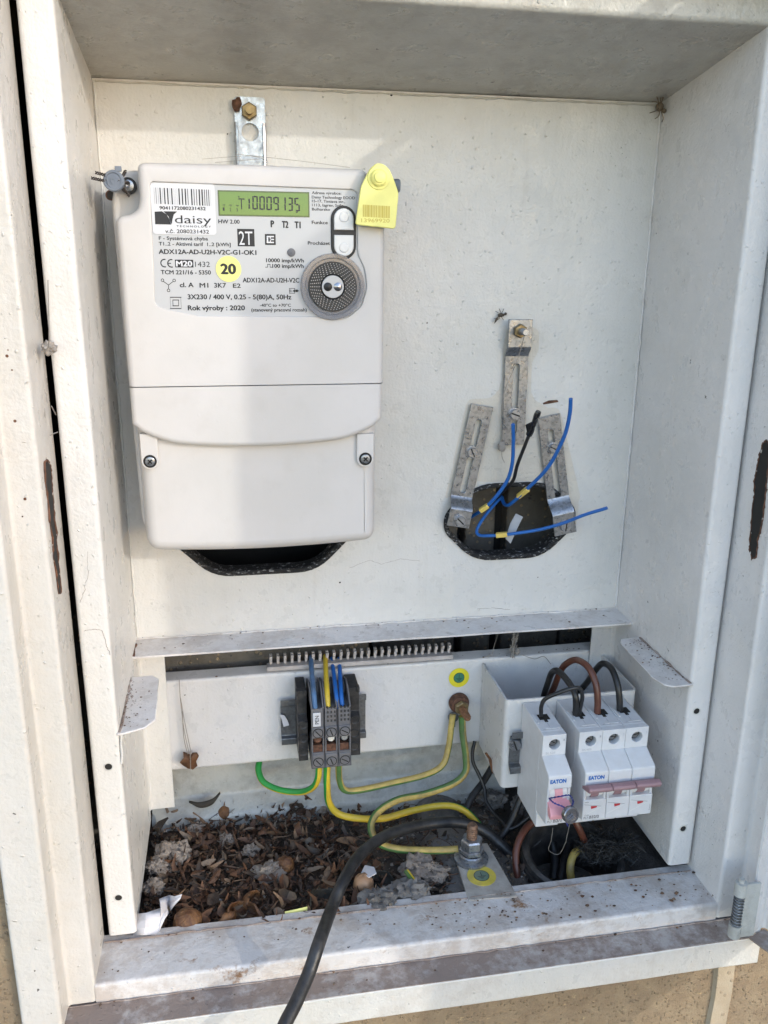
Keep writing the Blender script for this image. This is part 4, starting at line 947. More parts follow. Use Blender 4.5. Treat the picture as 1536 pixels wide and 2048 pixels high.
def earth_sticker(c, r, ax, name, label, mat2, thick=.3):
    """yellow disc with a green centre and the earth sign"""
    root = empty(name, c, label, 'sticker'); c = Vector(c); ax = Vector(ax)
    mb = MB(); mb.lathe([(r, 0), (r, thick), (.1, thick)], c, ax, 40); mb.build('yellow_disc', 'sticker_dirty' if 'dirty' in mat2 else 'sticker_yellow', root)
    mb = MB(); mb.lathe([(r*.54, 0), (r*.54, thick+.1), (.1, thick+.1)], c, ax, 32, 1); mb.lathe([(r*.5, 0), (r*.5, thick+.16), (.1, thick+.16)], c, ax, 32, 0); gd = mb.build('green_disc', [mat2, 'black_print'], root)
    mb = MB(); u_ = Vector((1, 0, 0)); w_ = Vector((0, 0, 1)) if abs(ax.y) > .5 else Vector((0, 1, 0)); cc = c+ax*(thick+.24)
    def ln(x0_, z0_, x1_, z1_):
        p_ = [cc+u_*x0_*r+w_*z0_*r, cc+u_*x1_*r+w_*z0_*r, cc+u_*x1_*r+w_*z1_*r, cc+u_*x0_*r+w_*z1_*r]; mb.add(p_, [(0, 1, 2, 3)])
    ln(-.02, -.03, .02, .36); ln(-.3, -.08, .3, -.04); ln(-.2, -.18, .2, -.14); ln(-.1, -.28, .1, -.24); mb.build('earth_sign', 'black_print', gd)
    return root
c = z5(1337, 432, 2.5); earth_sticker((c.x, 2.3, c.z), 9.6, (0, -1, 0), 'earth_sticker', 'round yellow and green earth sticker above the rusty earth bolt', 'sticker_green')
# yellow-green wires
YG = 'yellow green earth wires under the crossbar'
def yg(L, r, lab, dirty=False, stripe=(3, 8), tw=0, n=10, swap=False):
    mats = ['wire_yellow_dirty', 'wire_green_dirty'] if dirty else ['wire_yellow', 'wire_green']
    if swap: mats = mats[::-1]
    mb = MB(); mb.tube(smooth([P(*q_) for q_ in L], n), r, 16, stripe=stripe, twist=tw); return tag(mb.build('earth_wire', mats), lab, 'wire', YG)
yg([(519, 1520, 12), (517, 1542, 2), (528, 1565, -8), (560, 1580, -16), (600, 1584, -24), (625, 1575, -32), (636, 1555, -37), (638, 1525, -38)], 2.9, 'earth wire hanging in a short loop left under the terminal block', stripe=(3, 9), swap=True)
yg([(654, 1525, -38), (654, 1570, -36), (658, 1605, -30), (678, 1628, -30), (720, 1637, -34), (770, 1636, -34), (830, 1620, -30), (890, 1611, -28), (930, 1622, -34), (965, 1660, -40), (985, 1700, -40)], 3.1, 'bright earth wire from the middle terminal running along the soil to the right', stripe=(4, 11), tw=2.7)
yg([(677, 1525, -38), (679, 1560, -36), (690, 1580, -34), (720, 1580, -32), (780, 1567, -26), (850, 1550, -20), (885, 1530, -16), (897, 1495, -12), (903, 1450, -8), (906, 1428, -6)], 2.9, 'dirty earth wire from the third terminal up to the left of the earth bolt', True, (2, 6), tw=1)
yg([(924, 1432, -8), (926, 1470, -10), (932, 1515, -14), (930, 1545, -18), (905, 1568, -22), (850, 1588, -28), (795, 1600, -36), (755, 1625, -46), (742, 1655, -56), (757, 1685, -66), (795, 1698, -72), (860, 1701, -78), (916, 1699, -82)], 3.2, 'dirty earth wire looping from the earth bolt down to the big galvanised bolt', True, (3, 8), tw=2)

# ------------------------------------------------------------------ breakers
YB = -71.2
def breaker(x0, poles, root, pw, tog, up, z_top=-49, names=None):
    Zt = z_top
    for i in range(poles):
        xa, xb = x0+pw*i+.12, x0+pw*(i+1)-.12; xc = (xa+xb)/2
        mb = MB(); m0 = -115.5
        prof = [(YB, Zt), (m0, Zt-1.5), (m0, Zt-72), (-118, Zt-74), (-118, Zt-88), (YB, Zt-88)]
        mb.poly([Vector((xa, y, z)) for y, z in prof], (xb-xa, 0, 0))
        # nose block, hollowed where the toggle sits
        zn0, zn1 = Zt-27, Zt-71.5; zw0, zw1 = Zt-39.5, Zt-52.5
        mb.poly([Vector((xa, y, z)) for y, z in [(m0, Zt-19.8), (-121.5, Zt-19.8), (-137, zn0), (-138.2, zn0-2), (-138.2, zw0), (m0, zw0)]], (xb-xa, 0, 0))
        mb.poly([Vector((xa, y, z)) for y, z in [(m0, zw1), (-138.2, zw1), (-138.2, zn1+1), (-137.5, zn1), (-124, zn1-1.5), (m0, zn1-1.5)]], (xb-xa, 0, 0))
        for (qa, qb) in ((xa+.12, xa+2.4), (xb-2.4, xb-.12)): mb.poly([Vector((qa, y, z)) for y, z in [(m0+2, zw0+4), (-137.2, zw0+4), (-137.2, zw1-4), (m0+2, zw1-4)]], (qb-qa, 0, 0))
        body = mb.build('module_body', 'breaker_white', root, .7, 2)
        # upper terminal cover with its screw hole
        mb = MB(); zc = Zt-10.2
        mb.plate(xz([(xa, Zt-19.6), (xb, Zt-19.6), (xb, Zt-1.6), (xa, Zt-1.6)], -121.5), [xz(circ(xc+.2, zc, 4.6, 26), -121.5)], (0, 6.2, 0)); mb.build('terminal_front', 'breaker_white', body, .25)
        mb = MB(); mb.lathe([(4.3, 0), (4.3, .6), (.1, .7)], (xc+.2, -115.6, zc), (0, -1, 0), 22, 1); screw_head(mb, (xc+.2, -116, zc), (0, -1, 0), 3.3, 1.6, 60+20*i, 0, 1); mb.build('terminal_screw', ['zinc_dull', 'pocket_dark'], body)
        # wire pocket, its shade painted as dark patches, and latch ribs on the top
        mb = MB(); tz = lambda y: Zt-1.5*(y-YB)/(m0-YB)
        mb.box(xc-4.4, xc+4.4, -99, -91, tz(-95)-1, tz(-95)+.35, 1); mb.box(xc-1.2, xc+1.6, -102.5, -98, tz(-100)-1, tz(-100)+.3, 1)
        mb.box(xa+2, xa+3, -104, -90, tz(-97)-1, tz(-97)+.7, 0); mb.box(xc-4, xc+7, -112.5, -110, tz(-112)-1, tz(-112)+.5, 0); mb.box(xc-6.5, xc+6.5, -113.3, -112.7, tz(-112)-1, tz(-112)+.12, 2)
        mb.box(xc-.15, xc+.15, -114, -103, tz(-108)-1, tz(-108)+.18, 2)
        mb.build('wire_entry', ['breaker_white', 'pocket_dark', 'breaker_line'], body)
        # lower clamp half circle
        mb = MB(); mb.lathe([(4.8, 0), (4.8, .4), (3.6, .5), (3.4, .1)], (xc, -118, Zt-77.5), (0, -1, 0), 20, 0); mb.lathe([(3.4, 0), (3.4, .2), (.1, .25)], (xc, -118, Zt-77.5), (0, -1, 0), 20, 1); mb.build('lower_clamp', ['breaker_white', 'pocket_dark'], body)
        # toggle window
        mb = MB(); zm_ = (zw0+zw1)/2
        mb.cyl((xa+2.5, -128, zm_), (xb-2.5, -128, zm_), 8.6, seg=28, mi=0); mb.cyl((xc-3, -128, zm_), (xc+3.4, -128, zm_), 9.2, seg=28, mi=1); mb.build('toggle_drum', ['button_white', tog], body)
        zl = zw0+1 if up else zw1-1.5
        mb = MB()
        if up: mb.poly([Vector((xa+.1, y, z)) for y, z in [(-133, zm_+1), (-146.5, zl-2.2), (-148, zl+.2), (-147, zl+2.2), (-143.5, zl+2.8), (-133, zm_+5)]], (xb-xa-(.2 if i < poles-1 else -1.4), 0, 0))
        else: mb.poly([Vector((xa+.6, y, z)) for y, z in [(-133, zm_-3), (-143, zl+1), (-146, zl-4), (-145, zl-8), (-141, zl-8), (-134, zm_-7)]], (xb-xa-1.2, 0, 0))
        mb.build('toggle_handle', tog, body, .7)
        # print on the nose
        mb = MB(); yp = -138.35; z0 = zw1-2
        def pq(a0, b0, a1, b1, mi): mb.add([(a0, yp, b0), (a1, yp, b0), (a1, yp, b1), (a0, yp, b1)], [(0, 1, 2, 3)], mi)
        fz = zw1-5.5
        if up or True:
            if up:
                mb.add([(xa+6.5, yp, fz), (xa+11.8, yp, fz-.4), (xa+11.5, yp, fz-1.7), (xa+7, yp, fz-2.8)], [(0, 1, 2, 3)], 1)
                mb.add([(xa+.8, yp, fz+2), (xa+15.5, yp, fz-.9), (xa+15.5, yp, fz-1.15), (xa+.8, yp, fz+1.75)], [(0, 1, 2, 3)], 2)
            mb.add([(xa+.8, yp, fz-8), (xa+15.5, yp, fz-1.2), (xa+15.5, yp, fz-1.9), (xa+.8, yp, fz-9)], [(0, 1, 2, 3)], 3)
        if i == 0:
            t1 = text('EATON', xa+1.4+(1.2 if up else 0), zw0+5.6, xa+14.6+(1.2 if up else 0), 3.2, yp, '', None, None, .05); mb.add(t1.v, t1.f, 0)
            t2 = text(names[0], xa+6, zn1+2, xa+(14 if up else 13), 2.6, yp, '', None, None, .03); mb.add(t2.v, t2.f, 2)
            t2 = text('PL7-', xa+1.2, zn1+2, xa+5.6, 2.0, yp, '', None, None, .01); mb.add(t2.v, t2.f, 2)
            t2 = text('xPole', xa+1.2, zn1+4.8, xa+5.4, 1.3, yp, '', None, None, .0); mb.add(t2.v, t2.f, 2)
            t3 = text(names[1], xa+3, Zt-18.4, xa+11, 1.9, -121.62, '', None, None, -.01); mb.add(t3.v, t3.f, 4)
            if up: pq(xa+1.2, zw1-1.6, xa+4.5, zw1-2, 2)
        t4 = text(str(2*i+1), xb-2.4, Zt-7.5, xb-1.2, 1.9, -121.62, '', None, None, -.01); mb.add(t4.v, t4.f, 4)
        if up and i == 2: 
            t5 = text('Eaton', 0, 0, 5.5, 1.1, 0, '', None, None, 0); t5.xf(Matrix.Translation((xb-1.2, yp, zn1+4.2)) @ Matrix.Rotation(R(-90), 4, 'Y')); mb.add(t5.v, t5.f, 2)
        mb.build('printing', ['blue_print', 'red_print', 'grey_print', 'button_white', 'breaker_line'], body)
b1 = empty('circuit_breaker', (327, -71, -137), 'single pole white breaker with pink toggle switched down', 'circuit breaker', 'white breakers on the bracket')
breaker(317.2, 1, b1, 19.6, 'toggle_pink', False, names=('B2/1', 'BL52F'))
b3 = empty('circuit_breaker', (377, -71, -138), 'three pole white breaker with a row of mauve toggles', 'circuit breaker', 'white breakers on the bracket')
breaker(347.6, 3, b3, 19.7, 'toggle_mauve', True, names=('B32/3', 'BK48B'))
# rail on the bracket
br = empty('mounting_rail', (365, -73, -113), 'zinc mounting rail screwed to the bracket behind the breakers', 'rail')
mb = MB(); sheet(mb, [(-77, -73.5), (-77, -79.5), (-71.6, -80), (-71.6, -106), (-77, -107), (-77, -113)], 1, 'x', 308, 413, .8); mb.build('rail', 'zinc_dull', br)
Z4 = lambda u, v: (940+u*.2995, 1300+v*.2995)
c = P(*Z4(322, 648), -78); mb = MB(); screw_head(mb, (c.x-1, -72, c.z), (-.2, -1, 0), 5.4, 4, 20); mb.build('screw', ['zinc_bright', 'pocket_dark'], br)
# wire seal on the single breaker
bs = empty('breaker_seal', P(1134, 1628, -150), 'round metal seal on blue string hung on the single pole breaker', 'seal')
c = P(*Z4(658, 1090), -152); mb = MB(); mb.lathe([(6.2, 0), (6.6, .6), (6.6, 4.4), (6, 5), (5, 5), (4.7, 4.4), (.1, 4.3)], c, (.15, -1, .2), 32)
for a_, b_, d_, e_ in ((-2.5, 2, 2.5, -2), (-2, -2.5, 2.5, 1), (-3, -.5, 1, 3)): mb.tube([c+Vector((a_, -5, b_)), c+Vector((d_, -5.2, e_))], .35, 5)
mb.build('seal_disc', 'sensor', bs)
mb = MB(); q4 = lambda u, v, y: P(*Z4(u, v), y)
for L in ([(530, 990, -141), (600, 978, -149), (665, 970, -148), (690, 1010, -140)], [(530, 990, -141), (560, 1020, -148), (620, 1045, -150), (645, 1060, -152)], [(690, 1010, -140), (686, 1030, -146), (672, 1055, -151)], [(650, 1135, -152), (645, 1150, -151), (655, 1175, -150)]):
    pts = smooth([q4(*p_) for p_ in L], 6)
    for ph in (0, math.pi): mb.tube([p_+Vector((math.cos(i*1.5+ph), 0, math.sin(i*1.5+ph)))*.45 for i, p_ in enumerate(pts)], .38, 5)
mb.build('string', 'blue_string', bs)
# wires over the breakers
def z4(L): return [P(*Z4(u, v), y) for u, v, y in L]
wire('brown_wire', z4([(850, 420, -96), (852, 330, -96), (838, 220, -92), (790, 115, -82), (710, 66, -66), (640, 95, -56), (600, 150, -48), (560, 250, -40), (500, 380, -30), (470, 520, -28)]), 2.8, 'brown_wire', 'brown wire arching into the middle pole of the big breaker', 'wire')
wire('black_wire', z4([(705, 430, -96), (708, 370, -97), (700, 290, -95), (650, 205, -84), (590, 142, -70), (548, 150, -58), (520, 220, -48), (490, 320, -38), (470, 480, -30)]), 2.7, 'black_wire', 'thick black wire arching into the first pole of the big breaker', 'wire')
wire('black_wire', z4([(1000, 400, -96), (998, 330, -96), (985, 230, -92), (945, 125, -80), (890, 90, -66), (845, 125, -56), (790, 205, -48), (720, 290, -40), (650, 380, -34), (600, 500, -30)]), 2.7, 'black_wire', 'thick black wire arching into the right pole of the big breaker', 'wire')
wire('black_wire', z4([(475, 440, -96), (476, 380, -97), (500, 330, -98), (580, 290, -102), (690, 254, -104), (738, 262, -103), (750, 310, -100), (742, 360, -98), (728, 430, -97)]), 1.7, 'black_wire', 'thin black jumper wire from the single breaker to the big breaker', 'wire')
# black cables and brown cables below the breakers
ZE = lambda u, v: (860+u*.3255, 1440+v*.3255)
def ze(L): return [P(*ZE(u, v), y) for u, v, y in L]
wire('black_cable', ze([(430, 200, 6), (375, 300, 0), (320, 390, -8), (260, 470, -16), (225, 550, -24), (212, 650, -32), (200, 760, -36), (195, 860, -30)]), 3.3, 'cable_sheath', 'thick black cable dropping steeply behind the big galvanised bolt', 'cable')
wire('black_cable', ze([(600, 400, -40), (550, 500, -44), (510, 600, -48), (460, 690, -52), (410, 745, -56), (385, 800, -58), (380, 900, -56)]), 3.2, 'cable_sheath', 'black cable slanting down from under the single breaker', 'cable')
wire('black_wire', ze([(275, 130, 3), (262, 190, 0), (265, 260, -4), (305, 345, -10), (335, 420, -16), (345, 500, -24), (390, 570, -34), (440, 620, -44), (480, 665, -52), (530, 655, -54), (590, 610, -54), (640, 570, -54)]), 1.7, 'black_wire', 'thin black wire winding down from the crossbar to the breakers', 'wire')
wire('brown_cable', ze([(680, 600, -70), (610, 645, -74), (560, 710, -82), (530, 800, -90), (530, 900, -98), (542, 1000, -104), (545, 1080, -108)]), 3.1, 'brown_wire', 'brown wire bending down in front of the black pipe', 'wire')
wire('brown_cable', ze([(890, 620, -90), (915, 665, -92), (940, 720, -92), (965, 780, -90), (990, 850, -84)]), 3.0, 'brown_wire', 'brown wire hanging straight from under the big breaker', 'wire')
wire('brown_cable', ze([(640, 620, -60), (665, 690, -58), (690, 760, -56)]), 2.9, 'brown_wire', 'short piece of brown wire in the shade behind the single breaker', 'wire')
wire('yellow_cable', ze([(955, 792, -84), (915, 800, -88), (880, 832, -94), (862, 900, -100), (866, 980, -104), (875, 1060, -104)]), 3.4, 'wire_yellow_dirty', 'dirty yellow green wire curling inside the black pipe', 'wire')
wire('black_cable', ze([(680, 740, -64), (600, 800, -70), (520, 850, -78), (450, 900, -86), (400, 960, -92)]), 1.9, 'cable_sheath', 'thin black cable running left from the black pipe', 'cable')
wire('black_cable', ze([(600, 560, -36), (585, 640, -40), (575, 740, -46), (560, 840, -54), (520, 930, -62)]), 4.0, 'cable_sheath', 'black cable dropping behind the front brown wire', 'cable')
wire('black_cable', ze([(720, 600, -50), (735, 700, -54), (760, 790, -60), (770, 880, -70), (760, 980, -80)]), 4.2, 'cable_sheath', 'black cable going straight down into the black pipe', 'cable')
wire('black_cable', ze([(830, 600, -48), (850, 690, -54), (850, 780, -62), (820, 880, -74), (800, 980, -84)]), 3.6, 'cable_sheath', 'black cable entering the pipe beside the straight brown wire', 'cable')
mb = MB(); c = PZ(*ZE(850, 900), -200)
mb.lathe([(41, -40), (41, 6), (43.5, 7), (43.5, 11), (41, 12), (41, 15), (44, 16), (44, 21), (41, 23), (38, 21), (36.5, 12), (36, -40)], (c.x, c.y-2, -204), (.05, -.15, 1), 40); tag(mb.build('black_pipe', 'block_black'), 'black plastic pipe mouth in the ground under the breakers', 'pipe')
mb = MB(); mb.ico((c.x+32, c.y+5, -194), 12, 3, .4, 3.0, (1.3, 1, .8)); rf = random.Random(5)
for i in range(700):
    a_ = Vector((c.x+32+rf.uniform(-20, 20), c.y-4+rf.uniform(-12, 12), -186+rf.uniform(-6, 10))); mb.tube(smooth([a_, a_+Vector((rf.uniform(-8, 8), rf.uniform(-8, 8), rf.uniform(0, 9))), a_+Vector((rf.uniform(-14, 14), rf.uniform(-10, 10), rf.uniform(-4, 8)))], 3), .22, 3)
tag(mb.build('dust_fluff', 'black_rubber'), 'dark fluffy lint ball at the pipe mouth', 'lint')
# the big supply cable hanging out over the sill
bc = [P(545, 2130, -250), P(565, 2060, -236), P(592, 2005, -222), P(618, 1945, -206), P(640, 1880, -190), PZ(662, 1820, -168), PZ(688, 1760, -160), PZ(722, 1708, -160), PZ(775, 1670, -163), PZ(845, 1650, -168), PZ(915, 1645, -172), PZ(965, 1660, -180), PZ(1005, 1692, -190), PZ(1040, 1725, -202)]
wire('supply_cable', bc, 4.8, 'cable_sheath', 'long thick black cable running over the sill and out of the cabinet', 'cable', n=10, seg=18)
# earthing plate with the big bolt
ep = empty('earthing_plate', PZ(965, 1750, -186), 'dull metal earthing plate on the sill carrying a big galvanised bolt', 'earthing plate')
pp = [PZ(u, v, -182) for u, v in ((913, 1722), (922, 1690), (975, 1686), (992, 1716), (1022, 1768), (1034, 1792), (937, 1800))]
mb = MB(); mb.poly(pp, (0, 0, -3)); pb = mb.build('plate', 'plate_pale', ep, .5)
pc_ = PZ(944, 1722, -181.8); ex = Vector((pc_.x, pc_.y+3, -181.9))
mb = MB(); mb.lathe([(14.5, 0), (14.5, 2), (13.5, 2.6), (8, 2.6)], ex, (0, 0, 1), 32); mb.lathe([(10.5, 2.6), (10.8, 6), (9.8, 7)], ex, (0, 0, 1), 28); mb.build('washer', 'zinc', ep)
mb = MB(); mb.hexa(ex+Vector((0, 0, 7.5)), (0, 0, 1), 10.5, 4); mb.hexa(ex+Vector((0, 0, 11.8)), (0, 0, 1), 9.4, 9); mb.build('nut', 'zinc_bright', ep)
mb = MB(); mb.lathe([(4.6, 0)]+[(4.6-.4*(i % 2), 14+i*1.0) for i in range(0, 20)]+[(3.4, 34.4)], ex, (0, 0, 1), 20); mb.build('threaded_rod', 'old_stud', ep)
c = PZ(963, 1752, -181.9); earth_sticker((c.x, c.y, -181.9), 12, (0, 0, 1), 'earth_sticker', 'dirty round yellow sticker with green centre on the earthing plate', 'sticker_green_dirty')
mb = MB(); mb.cyl(PZ(900, 1680, -213)+Vector((-8, 34, 0)), PZ(952, 1830, -216)+Vector((-8, 0, 0)), 27, 25, 22); mb.v = [v+Vector((noise.noise(v*.08), noise.noise(v*.08+Vector((5, 0, 0))), noise.noise(v*.09)))*3 for v in mb.v]
mb.sharp = 70; tag(mb.build('concrete_stub', 'grey_rubble'), 'grey concrete stub lying left of the earthing plate', 'concrete')

# ================================================================== DEBRIS
rd = random.Random(11)
def keep(x, y): return x < 262 or y > -30
mb = MB()
for i in range(3900):
    x = rd.uniform(2, 320); y = rd.uniform(-134, 25); big = i > 3150
    if x > 262 and rd.random() < .75: continue
    if x > 200-y*.4-40 and rd.random() < .8: continue
    z = soil_z(x, y)+rd.uniform(0, 6)+(3 if x < 200 else 0); L_ = rd.uniform(3, 11)*(2.0 if big else 1); W_ = rd.uniform(1.0, 4.2)*(2.0 if big else 1); z += 3 if big else 0
    if not big and noise.noise(Vector((x*.02, y*.03, 5))) > .1 and rd.random() < .6: L_ *= .4; W_ *= .6
    rot = Matrix.Rotation(rd.uniform(0, 6.28), 4, 'Z') @ Matrix.Rotation(rd.gauss(0, .55), 4, 'X') @ Matrix.Rotation(rd.gauss(0, .5), 4, 'Y'); cv = rd.uniform(-2.6, 2.6); cc = rd.uniform(-1.2, 1.2); vs = []
    for a_ in range(5):
        t_ = a_/4-.5
        for b_ in (-1, 0, 1):
            ww = W_*(1-(2*t_)**2*.8)*(1+.3*rd.uniform(-1, 1)); p_ = Vector((L_*math.sin(cv*t_*1.2)/(max(abs(cv), .3)*1.2) if abs(cv) > .3 else L_*t_, b_*ww*.5, L_*(1-math.cos(cv*t_*1.6))*.45+abs(b_)*ww*cc*.5))
            vs.append(rot @ p_+Vector((x, y, z)))
    mb.add(vs, [(a_*3+b_, a_*3+b_+1, a_*3+b_+4, a_*3+b_+3) for a_ in range(4) for b_ in range(2)])
mb.sharp = 60
tag(mb.build('leaf_litter', 'litter'), 'layer of curled dry brown leaf bits on the cabinet floor', 'leaf litter', kind='stuff')
mb = MB()
for i in range(3800):
    x = rd.uniform(0, 420); y = rd.uniform(-134, 40); r_ = rd.choice((.4, .5, .6, .6, .7, .8, 1, 1.3, 1.8, 2.8)) * (1.2 if x > 215 or x < 30 else .8)
    mb.ico((x, y, soil_z(x, y)+rd.uniform(0, 4.5)*(1 if x < 262 else .3)), r_, 1, .5, 1.5, (1, rd.uniform(.6, 1), rd.uniform(.5, .9)), seed=i)
tag(mb.build('grit', 'pebbles'), 'pale grit and crumbs strewn over the soil', 'grit', kind='stuff')
mb = MB()
for i in range(260):                       # twigs
    x = rd.uniform(4, 300); y = rd.uniform(-130, 20); z = soil_z(x, y)+rd.uniform(3, 9); a_ = Vector((x, y, z)); an = rd.uniform(0, 6.28); L_ = rd.uniform(6, 22); d = Vector((math.cos(an), math.sin(an), rd.uniform(-.1, .2)))*L_; nn = Vector((-d.y, d.x, rd.uniform(-5, 10)))*rd.uniform(-.35, .35)
    mb.tube(smooth([a_, a_+d*.5+nn, a_+d], 4), rd.uniform(.25, .6), 4)
tag(mb.build('leaf_stalks', 'litter'), 'thin curved leaf stalks lying among the leaf bits', 'leaf stalks', kind='stuff')
# crumbs on the shelf lip, tabs, sill and crossbar
mb = MB()
def crumbs(n, fx, fy, z, rmax=1.0):
    for i in range(n): mb.ico((fx(), fy(), z), (.2+(rmax-.2)*rd.random()**2.5), 1, .6, 1.5, (1.3, 1, .5), seed=i)
crumbs(70, lambda: rd.uniform(0, 430), lambda: -rd.random()**2*30, 1.3); crumbs(70, lambda: rd.uniform(25, 408), lambda: rd.uniform(4, 15), -42, .9)
crumbs(170, lambda: 429-rd.random()**4*20, lambda: rd.uniform(-130, -52), -6.7, .8); crumbs(150, lambda: 1+rd.random()**4*18, lambda: rd.uniform(-130, -56), -8.3, .8)
crumbs(70, lambda: 455-rd.random()**2*120, lambda: rd.uniform(-172, -138), -181.3, 1.6); crumbs(90, lambda: rd.uniform(220, 330), lambda: rd.uniform(-172, -138), -181.4, 1.1)
crumbs(130, lambda: rd.uniform(-20, 450), lambda: -137-rd.random()**2*30, -181, .9); crumbs(50, lambda: rd.uniform(-40, 465), lambda: -177-rd.random()**2*15, -197, 1.2)
tag(mb.build('crumbs', 'litter'), 'dark dirt crumbs scattered on the ledges and sill', 'dirt crumbs', kind='stuff')
# walnut shells and other single pieces: (u, v, z, r, squash, turn)
def shell(u, v, r, label, half=False, mat='walnut', name='walnut_shell', cat='walnut shell', sq=(1, .9, .85), rot=0):
    c = PZ(u, v, -190+r*.35); mb = MB(); bm = bmesh.new(); bmesh.ops.create_uvsphere(bm, u_segments=26, v_segments=18, radius=r)
    if half: bmesh.ops.delete(bm, geom=[q_ for q_ in bm.verts if q_.co.z > r*.15+math.sin(math.atan2(q_.co.y, q_.co.x)*3)*r*.16], context='VERTS')
    bm.verts.ensure_lookup_table(); bm.verts.index_update(); M_ = Matrix.Rotation(R(rot), 4, 'X') @ Matrix.Rotation(R(rot*.7), 4, 'Y') if half else Matrix.Rotation(R(rot), 4, 'Y')
    vs = []
    for q_ in bm.verts:
        p_ = q_.co; k_ = 1+.10*noise.noise(p_*.22+Vector((u, 0, 0)))+.035*noise.noise(p_*.8)
        k_ += .05*max(0, 1-abs(p_.y)/(r*.12)) ; vs.append(c+(M_ @ Vector((p_.x*sq[0], p_.y*sq[1], p_.z*sq[2]))*k_))
    mb.add(vs, [[q_.index for q_ in f.verts] for f in bm.faces]); bm.free(); mb.sharp = 70
    o_ = mb.build(name, mat)
    if half: s_ = o_.modifiers.new('thick', 'SOLIDIFY'); s_.thickness = -.0009
    return tag(o_, label, cat)
shell(375, 1842, 11.2, 'whole round walnut shell with holes next to the white wrapper')
shell(487, 1830, 12.5, 'broken open walnut shell by the sill, the wider one of the pair', True, rot=28)
shell(450, 1834, 8.5, 'dull brown shell piece squeezed between the two big walnut shells', True, rot=-50)
shell(506, 1804, 8.5, 'small upright half shell behind the broken walnut', True, rot=75)
shell(570, 1730, 7.8, 'small reddish brown nut in the middle of the leaf litter', sq=(1, .9, 1), rot=10)
shell(449, 1626, 7.5, 'small brown nut at the back edge of the litter', rot=30)
shell(652, 1800, 12.5, 'dark half buried shell just left of the thick black cable', True, mat='curled_leaf', rot=15)
shell(727, 1770, 9.0, 'smooth tan nut lying right of the thick black cable', mat='tan_shell', name='tan_nut', cat='nut', sq=(.95, 1, 1.15))
shell(742, 1787, 5.4, 'small tan nut stub touching the smooth tan nut', mat='tan_shell', name='tan_nut', cat='nut')
shell(765, 1762, 9.5, 'blackish round shell right of the tan nut', True, mat='curled_leaf', rot=40)
ML = 'mortar lumps in the litter'
def lump(u, v, r, label, mat='mortar_lump', zz=-191, sd=0):
    c = PZ(u, v, zz+r*.3); mb = MB(); bm = bmesh.new(); bmesh.ops.create_icosphere(bm, subdivisions=4, radius=1); vs = []
    for q_ in bm.verts:
        p_ = q_.co; k_ = .9+.55*noise.noise(p_*1.3+Vector((sd*7, u, 0)))+.34*noise.noise(p_*3.6+Vector((u, 0, 0)))+.26*noise.noise(p_*8)+.12*noise.noise(p_*19); vs.append(c+Vector((p_.x*1.15, p_.y, p_.z*.75))*r*k_)
    bm.verts.index_update(); mb.add(vs, [[q_.index for q_ in f.verts] for f in bm.faces]); bm.free(); mb.sharp = 60; return tag(mb.build('mortar_lump', mat), label, 'mortar lump', ML)
lump(345, 1712, 13, 'largest pale mortar lump, near the left cabinet wall', sd=1); lump(312, 1735, 9, 'crumbly mortar lump against the left cabinet wall', sd=2)
lump(305, 1772, 8, 'yellowish mortar lump beside the lower left flange', sd=3); lump(535, 1745, 11, 'grey mortar lump behind the reddish nut', sd=4)
lump(835, 1735, 12, 'tan mortar lump left of the concrete stub', sd=5); lump(868, 1745, 11, 'tan mortar lump touching the concrete stub', sd=6)
lump(985, 1600, 12, 'grey lump under the lower back plate left of the black cables', 'grey_rubble', sd=14); lump(1045, 1610, 10, 'dark lump beneath the left side of the breaker bracket', 'grey_rubble', sd=15)
lump(760, 1800, 13, 'grey crumbly lump below the tan nuts', 'grey_rubble', sd=7); lump(820, 1785, 14, 'broad grey lump between tan nuts and concrete stub', 'grey_rubble', sd=8)
lump(455, 1680, 6.5, 'small yellowish lump at the middle of the litter', sd=9); lump(392, 1655, 6, 'small pale lump near the back left', sd=10); lump(648, 1622, 5, 'small pinkish pebble lump at the back of the litter', sd=11); lump(500, 1702, 6, 'tan elongated lump in the middle of the litter', sd=12)
# white wrapper
mb = MB(); base = [PZ(u, v, z) for u, v, z in ((268, 1868, -181), (318, 1868, -184), (330, 1820, -180), (345, 1800, -176), (364, 1790, -168), (340, 1822, -182))]
pts = []
for j, (ua, va, ub, vb, za, zb_) in enumerate(((266, 1870, 272, 1828, -183, -172), (290, 1870, 292, 1826, -180, -166), (316, 1868, 322, 1816, -186, -172), (330, 1838, 318, 1798, -178, -164), (338, 1826, 338, 1790, -186, -174), (348, 1812, 350, 1792, -172, -166), (362, 1796, 364, 1788, -164, -160))):
    for i in range(4):
        f = i/3; pts.append(PZ(ua+(ub-ua)*f, va+(vb-va)*f, za+(zb_-za)*f+4*noise.noise(Vector((j*1.7, i*1.3, 0)))))
mb.add(pts, [(j*4+i, j*4+i+1, (j+1)*4+i+1, (j+1)*4+i) for j in range(6) for i in range(3)]); mb.sharp = 12
wr = tag(mb.build('crumpled_wrapper', 'white_plastic'), 'crumpled white plastic wrapper in the lower left corner', 'wrapper'); wr.modifiers.new('t', 'SOLIDIFY').thickness = .0006
mb = MB(); mb.box(-9, 9, -5, 5, -.5, .5); mb.xf(Matrix.Translation(PZ(594, 1832, -187)) @ Matrix.Rotation(R(8), 4, 'Z') @ Matrix.Rotation(R(50), 4, 'X')); tag(mb.build('yellow_scrap', 'yellow_tag'), 'small pale yellow plastic scrap behind the sill', 'plastic scrap')
